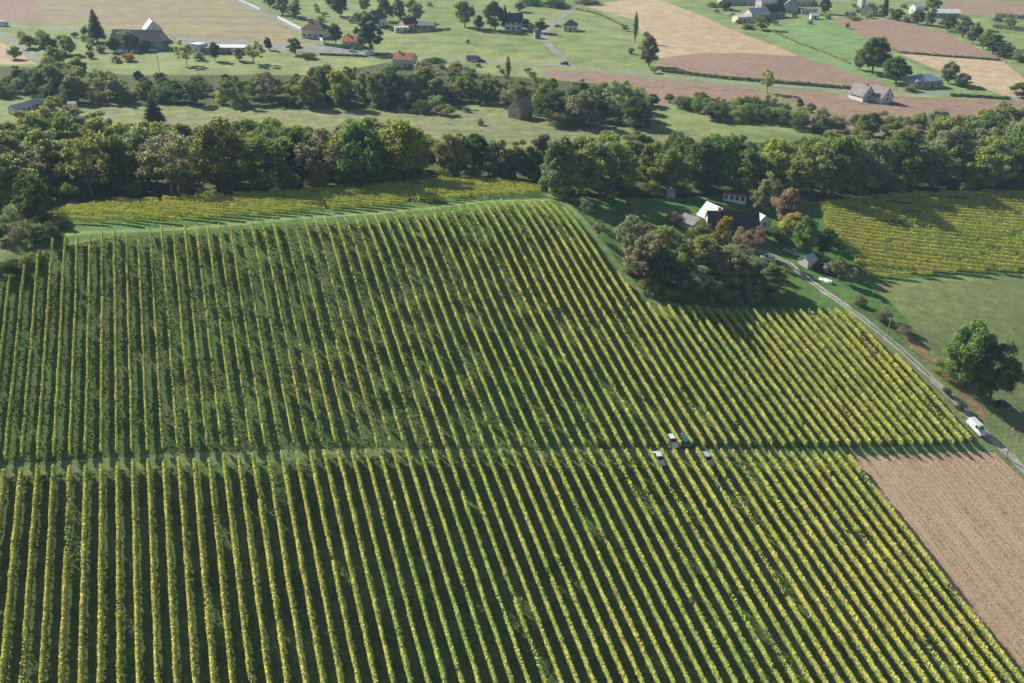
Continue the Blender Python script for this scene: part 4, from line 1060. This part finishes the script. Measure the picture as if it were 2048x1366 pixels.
house(752, 52, 9, 8.5, 5.0, 4.0, 60, 'white', 'brown', "white gabled house behind the tall dark tree", "house", "house", 'gable', 1, 2, 1, False, 0.5, 2)
house(816, 58, 9, 8, 3.6, 2.8, 35, 'pink', 'brown', "brown-roofed cottage with a pinkish wall above the meadow", "cottage", "house", 'gable', 1, 3, 1, False, 0.4)
house(803, 64, 8, 5, 2.6, 0, 10, 'white', 'zinc', "low white garage in front of the brown-roofed cottage", "garage", "garage", 'flat', 0, 2, 1, False, side_wins=False)
house(852, 58, 11, 7, 2.6, 1.6, -6, 'greywall', 'grey', "grey shed right of the brown-roofed cottage", "shed", "shed", 'gable', 0, 3, 1, False, side_wins=False)
house(811, 134, 10, 7.5, 4.2, 2.6, -16, 'white', 'redtile', "white house with a red tiled roof below the valley road", "house", "house", 'gable', 1, 4, 1, False, 0.45, 2)
house(1028, 60, 10, 8.5, 5.4, 4.2, -4, 'white', 'slate', "white cottage with a steep slate roof at the head of the meadow", "cottage", "house", 'gable', 1, 3, 1, True, 0.4, 2)
house(1141, 61, 8, 7, 3.2, 3.0, -6, 'white', 'slate', "small white bungalow with a dark hipped roof in the meadow", "bungalow", "house", 'hip', 0, 3, 1, False, 0.4)
house(1074, 76, 3.4, 3.0, 3.2, 1.2, 20, 'taupe', 'grey', "dark little hut at the bend of the gravel drive", "hut", "hut", 'gable', 0, 1, 1, False, 0.2, side_wins=False)
house(1041, 234, 8, 6.5, 4.0, 3.4, 50, 'stone', 'pinktile', "old stone barn with a faded pink roof at the edge of the copse", "stone_barn", "barn", 'gable', 0, 2, 1, False, 0.35)
house(1722, 198, 8.5, 6.4, 2.6, 3.6, 116, 'white', 'grey', "left one of the twin steep-roofed houses in the cropland", "steep_roofed_house", "house", 'gable', 1, 3, 1, False, 0.5)
house(1760, 202, 8, 6.2, 2.6, 3.5, 116, 'white', 'grey', "right one of the twin steep-roofed houses in the cropland", "steep_roofed_house", "house", 'gable', 0, 3, 1, False, 0.5)
house(1846, 172, 13, 9, 3.0, 2.6, 12, 'greywall', 'blue', "bungalow with blue-grey shade tinted into its roof beside the dark oaks", "bungalow", "house", 'hip', 0, 4, 1, False, 0.5)  # the bluish tone of the shaded bungalow is put into its roof colour
house(1483, 44, 10, 7, 3.4, 1.0, 20, 'cream', 'pale', "open-fronted farm shed at the edge of the tan stubble", "farm_shed", "shed", 'gable', 0, 3, 1, False, side_wins=False)
house(1512, 38, 14, 9, 3.8, 3.0, 25, 'cream', 'zinc', "farm shed with a bright sheet roof in the hamlet", "farm_shed", "shed", 'gable', 0, 3, 1, False, side_wins=False)
house(1545, 34, 13, 9, 4.0, 3.4, 20, 'taupe', 'slate', "dark slate-roofed barn in the middle of the hamlet", "barn", "barn", 'gable', 0, 3, 1, False)
house(1535, 16, 14, 9, 4.2, 3.0, 15, 'greywall', 'pale', "grey barn with a pale roof behind the bright-roofed shed", "barn", "barn", 'gable', 0, 3, 1, False)
house(1478, 8, 28, 11, 4.5, 2.0, 4, 'greywall', 'grey', "long grey-lilac farm building at the top of the hamlet", "farm_building", "farm building", 'gable', 0, 6, 1, False, side_wins=False)
house(1582, 24, 10, 9, 4.8, 3.8, 70, 'greywall', 'blue', "blue-grey gabled house in the hamlet", "house", "house", 'gable', 1, 2, 1, False, 0.4, 2)
house(1600, 10, 14, 8, 4.4, 2.6, 0, 'cream', 'brown', "brown-roofed house at the top of the hamlet", "house", "house", 'gable', 1, 4, 1, False)
house(1617, 28, 10, 6, 3.0, 0, -8, 'white', 'grey', "flat-roofed white building at the hamlet's right end", "garage", "garage", 'flat', 0, 4, 1, False)
house(1628, 38, 5, 4, 2.4, 1.2, 0, 'white', 'pale', "tiny white shed below the flat-roofed building", "shed", "shed", 'gable', 0, 1, 1, False, side_wins=False)
house(1738, 30, 9, 8, 3.6, 3.0, 50, 'cream', 'pinktile', "cream house with a faded tile roof left of the spired conifer", "house", "house", 'gable', 1, 3, 1, False, 0.4)
house(1722, 16, 4, 4, 6.0, 1.4, 30, 'white', 'slate', "narrow white tower-like house behind the cream house", "house", "house", 'gable', 0, 1, 1, False, 0.3, 2, side_wins=False)
house(1832, 26, 7, 6, 4.2, 1.5, 20, 'white', 'zinc', "little white house left of the long white shed", "house", "house", 'gable', 0, 2, 1, False, 0.3)
house(1888, 34, 17, 9, 3.0, 1.8, -8, 'greywall', 'zinc', "long shed with a white sheet roof above the hilltop hedgerow", "long_shed", "shed", 'gable', 0, 5, 1, False, side_wins=False)
house(42, 226, 8, 4.5, 2.4, 1.4, 62, 'white', 'zinc', "white-roofed farm shed standing above the near wood", "farm_shed", "shed", 'gable', 0, 3, 1, False, 0.3, side_wins=False)
house(70, 217, 6.5, 4, 2.4, 1.3, 62, 'greywall', 'pale', "second farm shed with a dark side above the near wood", "farm_shed", "shed", 'gable', 0, 3, 1, False, 0.3, side_wins=False)
house(147, 222, 3.2, 3.0, 3.0, 0.8, 10, 'white', 'pale', "small white hut at the end of the farm road", "hut", "hut", 'gable', 0, 1, 1, False, 0.2, side_wins=False)

# the white garden wall beside the side road
def garden_wall(pts_px, h, th, mat, label, name="garden_wall", cat="wall"):
    pts = line(pts_px); b = MB(); n = len(pts)
    o = np.array(pts[0]); z0 = float(ground_z(*pts[0]))
    for a, c in zip(pts[:-1], pts[1:]):
        a = np.array(a); c = np.array(c); d = unit(c - a); nrm = np.array([-d[1], d[0]]) * th / 2
        za, zc = float(ground_z(*a)) - z0, float(ground_z(*c)) - z0
        q = [a - nrm - o, c - nrm - o, c + nrm - o, a + nrm - o]
        zz = [za, zc, zc, za]
        b.add([(p[0], p[1], k - 0.3) for p, k in zip(q, zz)] + [(p[0], p[1], k + h) for p, k in zip(q, zz)], [(3, 2, 1, 0), (4, 5, 6, 7), (0, 1, 5, 4), (1, 2, 6, 5), (2, 3, 7, 6), (3, 0, 4, 7)])
    ob = b.build(name, mat); ob.location = (o[0], o[1], z0)
    tag(ob, label, cat)
garden_wall([(646, 83), (606, 62), (575, 46), (555, 36)], 1.5, 0.3, W['white'], "long white garden wall running up beside the villa")
garden_wall([(520, 20), (500, 10), (478, 1)], 1.0, 0.3, W['white'], "short white wall at the top of the side road")

# a pale sheet of tarpaulin lying on timber beside the lane, and the black cover next to it
M['tarp'] = plain("black plastic cover", (0.02, 0.02, 0.025), 0.5, 0.2, 2, 0.4)
M['sheet'] = plain("white plastic sheet", (0.70, 0.70, 0.70), 0.6, 0.08, 2)
def covered_heap(px, py, w, d, h, rot, mat, label, name):
    x, y, z, mp = spot(px, py)
    n, m_ = 18, 12; v = []; f = []
    for j in range(m_ + 1):
        for i in range(n + 1):
            u = i / n * 2 - 1; q = j / m_ * 2 - 1
            e = max(0.0, 1 - abs(u) ** 4) * max(0.0, 1 - abs(q) ** 4)
            zz = h * e ** 0.6 * (1 + 0.18 * math.sin(u * 7 + q * 3) + 0.1 * math.sin(q * 9)) + 0.02
            v.append((u * w / 2 * (1 + 0.04 * math.sin(q * 6)), q * d / 2 * (1 + 0.05 * math.sin(u * 5)), zz))
    for j in range(m_):
        for i in range(n):
            a = j * (n + 1) + i; f.append((a, a + 1, a + n + 2, a + n + 1))
    ob = MB().add(v, f).build(name, mat); ob.location = (x, y, z); ob.rotation_euler = (0, 0, R(rot))
    for p in ob.data.polygons: p.use_smooth = True
    tag(ob, label, "covered heap")
covered_heap(1646, 541, 8.5, 4.2, 1.8, -38, M['tarp'], "long heap under a black plastic cover beside the shed", "covered_heap")
covered_heap(1651, 562, 4.2, 1.7, 0.5, -38, M['sheet'], "low heap under a white sheet beside the lane", "covered_heap")

# ------------------------------------------------------------------ vehicles
M['tyre'] = plain("tyre rubber", (0.02, 0.02, 0.02), 0.9, 0.1)
M['carglass'] = plain("tinted car glass", (0.02, 0.03, 0.04), 0.1, 0.05, 1, 0.6)
M['lamp'] = plain("headlamp glass", (0.7, 0.7, 0.68), 0.2, 0.05, 1, 0.6)
PAINT = {'white': (0.72, 0.74, 0.76), 'dark blue': (0.02, 0.05, 0.10), 'teal': (0.03, 0.14, 0.18), 'silver': (0.45, 0.48, 0.53), 'black': (0.02, 0.02, 0.024), 'pale green': (0.5, 0.6, 0.52), 'grey': (0.25, 0.27, 0.3)}
paint = {k: plain(k + " paint", v, 0.3, 0.04, 0.6, 0.5) for k, v in PAINT.items()}
PROFILE = {   # side outline, nose towards +x: body, cabin (narrower), windows along the side
    'car': ([(-2.05, 0.35), (-2.1, 0.75), (-2.0, 0.98), (0.75, 0.98), (1.75, 0.84), (2.08, 0.66), (2.1, 0.35)],
            [(-1.9, 0.97), (-1.35, 1.46), (0.1, 1.5), (0.95, 0.97)], 1.74),
    'van': ([(-2.5, 0.4), (-2.52, 1.2), (-2.5, 1.25), (1.3, 1.25), (2.2, 1.05), (2.5, 0.8), (2.52, 0.4)],
            [(-2.48, 1.24), (-2.42, 2.0), (-2.3, 2.1), (0.7, 2.1), (0.95, 2.0), (1.55, 1.24)], 1.96),
    'lorry': ([(-3.6, 0.55), (-3.6, 1.0), (3.6, 1.0), (3.62, 0.55)], [(-3.55, 1.0), (-3.55, 3.1), (1.7, 3.1), (1.7, 2.7), (3.1, 2.7), (3.55, 1.9), (3.58, 1.0)], 2.3),
}
def vehicle(px, py, head, kind, colr, label, name, cat, group=None, size=1.0, alley=None):
    x, y, z, mp = spot(px, py)
    if alley is not None:      # parked along the middle of the alley between two hedges
        c, s_ = math.cos(PHI), math.sin(PHI)
        u, w_ = x * c + y * s_, -x * s_ + y * c
        u = alley + 2.5 * (math.floor((u - alley) / 2.5) + 0.5)
        x, y = u * c - w_ * s_, u * s_ + w_ * c
        z = float(ground_z(x, y)); head = -72.5 if head < 0 else 107.5
    body, cabin, wd = PROFILE[kind]
    t = thing(name, label, cat, (x, y, z), R(head), group)
    # lay the wheels on the slope
    e = 1.3; ca, sa = math.cos(R(head)), math.sin(R(head))
    pitch = math.atan2(float(ground_z(x + e * ca, y + e * sa)) - float(ground_z(x - e * ca, y - e * sa)), 2 * e)
    roll = math.atan2(float(ground_z(x - e * sa, y + e * ca)) - float(ground_z(x + e * sa, y - e * ca)), 2 * e)
    t.rotation_euler = (roll, -pitch, R(head))
    t.scale = (size, size, size)
    hw = wd / 2
    b = MB().prism(body, -hw, hw)
    n = len(cabin); top = max(q[1] for q in cabin); bot = min(q[1] for q in cabin)
    def half(zz): return hw - 0.03 - 0.16 * (zz - bot) / (top - bot) * (1 if kind == 'car' else 0.45)
    v = [(q[0], -half(q[1]), q[1]) for q in cabin] + [(q[0], half(q[1]), q[1]) for q in cabin]
    b.add(v, [tuple(range(n)), tuple(range(2 * n - 1, n - 1, -1))] + [(i, i + n, (i + 1) % n + n, (i + 1) % n) for i in range(n)])
    bo = b.build("body", paint[colr], t)
    bv = bo.modifiers.new("soft edges", 'BEVEL'); bv.width = 0.06; bv.segments = 2; bv.limit_method = 'ANGLE'
    def pane(nm, pts):
        q = [Vector(p) for p in pts]; nr = (q[1] - q[0]).cross(q[2] - q[0]).normalized() * 0.012
        MB().add([p + nr for p in q] + [p - nr * 2 for p in q], [(0, 1, 2, 3), (7, 6, 5, 4), (0, 4, 5, 1), (1, 5, 6, 2), (2, 6, 7, 3), (3, 7, 4, 0)]).build(nm, M['carglass'], t)
    def lerp(a, c, k): return (a[0] + (c[0] - a[0]) * k, a[1] + (c[1] - a[1]) * k)
    # windscreen on the last slope, rear window on the first, side windows between
    A, B = cabin[-1], cabin[-2]
    a0, b0 = lerp(A, B, 0.12), lerp(A, B, 0.9)
    pane("windscreen", [(a0[0], -half(a0[1]) * 0.9, a0[1]), (a0[0], half(a0[1]) * 0.9, a0[1]), (b0[0], half(b0[1]) * 0.9, b0[1]), (b0[0], -half(b0[1]) * 0.9, b0[1])])
    if kind != 'lorry':
        A, B = cabin[0], cabin[1]
        a0, b0 = lerp(A, B, 0.25), lerp(A, B, 0.9)
        pane("rear_window", [(b0[0], -half(b0[1]) * 0.85, b0[1]), (b0[0], half(b0[1]) * 0.85, b0[1]), (a0[0], half(a0[1]) * 0.85, a0[1]), (a0[0], -half(a0[1]) * 0.85, a0[1])])
    z0 = bot + 0.1; z1 = top - 0.12
    xs = {'car': (-1.5, 0.55, -1.15, 0.1), 'van': (0.1, 1.35, 0.1, 0.85), 'lorry': (2.0, 3.3, 2.0, 3.0)}[kind]
    if kind == 'lorry': z0, z1 = 1.75, 2.45
    for sg in (-1, 1):
        q = [(xs[0], sg * half(z0), z0), (xs[1], sg * half(z0), z0), (xs[3], sg * half(z1), z1), (xs[2], sg * half(z1), z1)]
        pane("side_window", q if sg < 0 else q[::-1])
    r_ = {'car': 0.32, 'van': 0.35, 'lorry': 0.5}[kind]
    for wx in {'car': (-1.3, 1.3), 'van': (-1.6, 1.6), 'lorry': (-2.4, 2.5)}[kind]:
        for sg in (-1, 1):
            wb = MB(); yy = sg * (hw - 0.08)
            wb.tube([(wx, yy - 0.11, r_), (wx, yy + 0.11, r_)], [r_, r_], 16)
            wo = wb.build("wheel", M['tyre'], t)
            MB().tube([(wx, yy + sg * 0.105, r_), (wx, yy + sg * 0.125, r_)], [r_ * 0.6, r_ * 0.55], 12).build("rim", paint['silver'], wo)
    nx = body[-2][0]
    for sg in (-1, 1):
        MB().box(nx - 0.12, nx + 0.02, sg * hw * 0.72 - 0.16, sg * hw * 0.72 + 0.16, 0.62, 0.76).build("headlight", M['lamp'], t)
    return t
vehicle(1950, 860, -68, 'van', 'white', "white van driving down the gravel lane beside the vines", "van", "van", size=0.93)
vehicle(1340, 886, -75, 'car', 'white', "white car parked at the foot of the upper vine hedges", "car", "car", size=0.9, alley=-38.646)
vehicle(1364, 884, 105, 'car', 'teal', "dark teal car parked right beside the white one under the vines", "car", "car", size=0.9, alley=-38.646)
vehicle(1318, 921, -70, 'car', 'white', "white car half hidden among the heads of the lower hedges", "car", "car", size=0.9, alley=-38.527)
vehicle(1410, 922, -70, 'car', 'silver', "silver-grey car half hidden among the heads of the lower hedges", "car", "car", size=0.9, alley=-38.527)
vehicle(1535, 521, 176, 'car', 'white', "white car parked at the end of the farm drive", "car", "car")
vehicle(1580, 507, 150, 'car', 'grey', "dark grey car in the shade beside the farm drive", "car", "car")
vehicle(2003, 812, 20, 'car', 'black', "black car in the shade of the big paddock oak", "car", "car")
vehicle(706, 104, -12, 'car', 'pale green', "pale car on the valley road before the pink house", "car", "car")
vehicle(741, 110, -10, 'van', 'white', "white van on the valley road under the tall dark tree", "van", "van")
vehicle(757, 111, -10, 'car', 'black', "dark car following the white van on the valley road", "car", "car")
vehicle(947, 122, -6, 'lorry', 'grey', "grey lorry on the valley road beside the meadow", "lorry", "lorry")
vehicle(963, 124, -6, 'car', 'black', "black car close behind the grey lorry", "car", "car")
vehicle(1129, 129, 170, 'car', 'dark blue', "dark blue car where the gravel drive meets the valley road", "car", "car")
vehicle(1116, 54, 10, 'car', 'black', "black car parked beside the small white bungalow", "car", "car")
vehicle(307, 103, 15, 'car', 'white', "white car parked before the slate barn", "car", "car")
vehicle(270, 105, 25, 'car', 'silver', "silver car parked left of the white one at the barn", "car", "car")
vehicle(246, 106, 30, 'van', 'white', "white van parked at the barn's left end", "van", "van")
vehicle(5, 52, -6, 'lorry', 'white', "white lorry at the left end of the valley road", "lorry", "lorry")

# ------------------------------------------------------------------ poles
M['polewood'] = plain("weathered pole wood", (0.30, 0.27, 0.24), 0.9, 0.2, 2)
def pole(px, py, hpx, label):
    x, y, z, mp = spot(px, py); h = hpx * mp / 0.93
    t = thing("utility_pole", label, "utility pole", (x, y, z), R(50))
    MB().tube([(0, 0, -0.5), (0, 0, h * 0.5), (0, 0, h)], [0.17, 0.14, 0.1], 8).build("pole", M['polewood'], t)
    c = MB().box(-0.7, 0.7, 0.1, 0.2, h - 0.6, h - 0.48).build("crossarm", M['polewood'], t)
    for k in (-0.6, -0.2, 0.2, 0.6):
        MB().tube([(k, 0.15, h - 0.48), (k, 0.15, h - 0.3)], [0.035, 0.05], 6).build("insulator", W['white'], c)
pole(2012, 916, 66, "wooden utility pole beside the lane at the ploughed field's corner")
pole(1775, 673, 40, "wooden utility pole beside the lane below the upright brown bush")
pole(319, 144, 30, "thin pole standing alone on the lawn below the barn")
pole(748, 116, 34, "pole in front of the tall dark tree by the valley road")
pole(1921, 193, 13, "short post on the bungalow's lawn")

# ------------------------------------------------------------------ air
hz = bpy.data.meshes.new("haze")
hb = MB().box(-1500, 1500, -300, 2300, -140, CAM_Z + 12)
ho = hb.build("haze", None)
hm = bpy.data.materials.new("haze air"); hm.use_nodes = True
nt = hm.node_tree; nt.nodes.clear()
vo = nt.nodes.new("ShaderNodeVolumePrincipled"); om = nt.nodes.new("ShaderNodeOutputMaterial")
vo.inputs["Color"].default_value = (0.50, 0.74, 1.0, 1)
vo.inputs["Density"].default_value = 0.00012
vo.inputs["Anisotropy"].default_value = 0.0
nt.links.new(vo.outputs[0], om.inputs["Volume"])
ho.data.materials.append(hm)
tag(ho, kind="stuff")
print("objects", len(scene.objects))
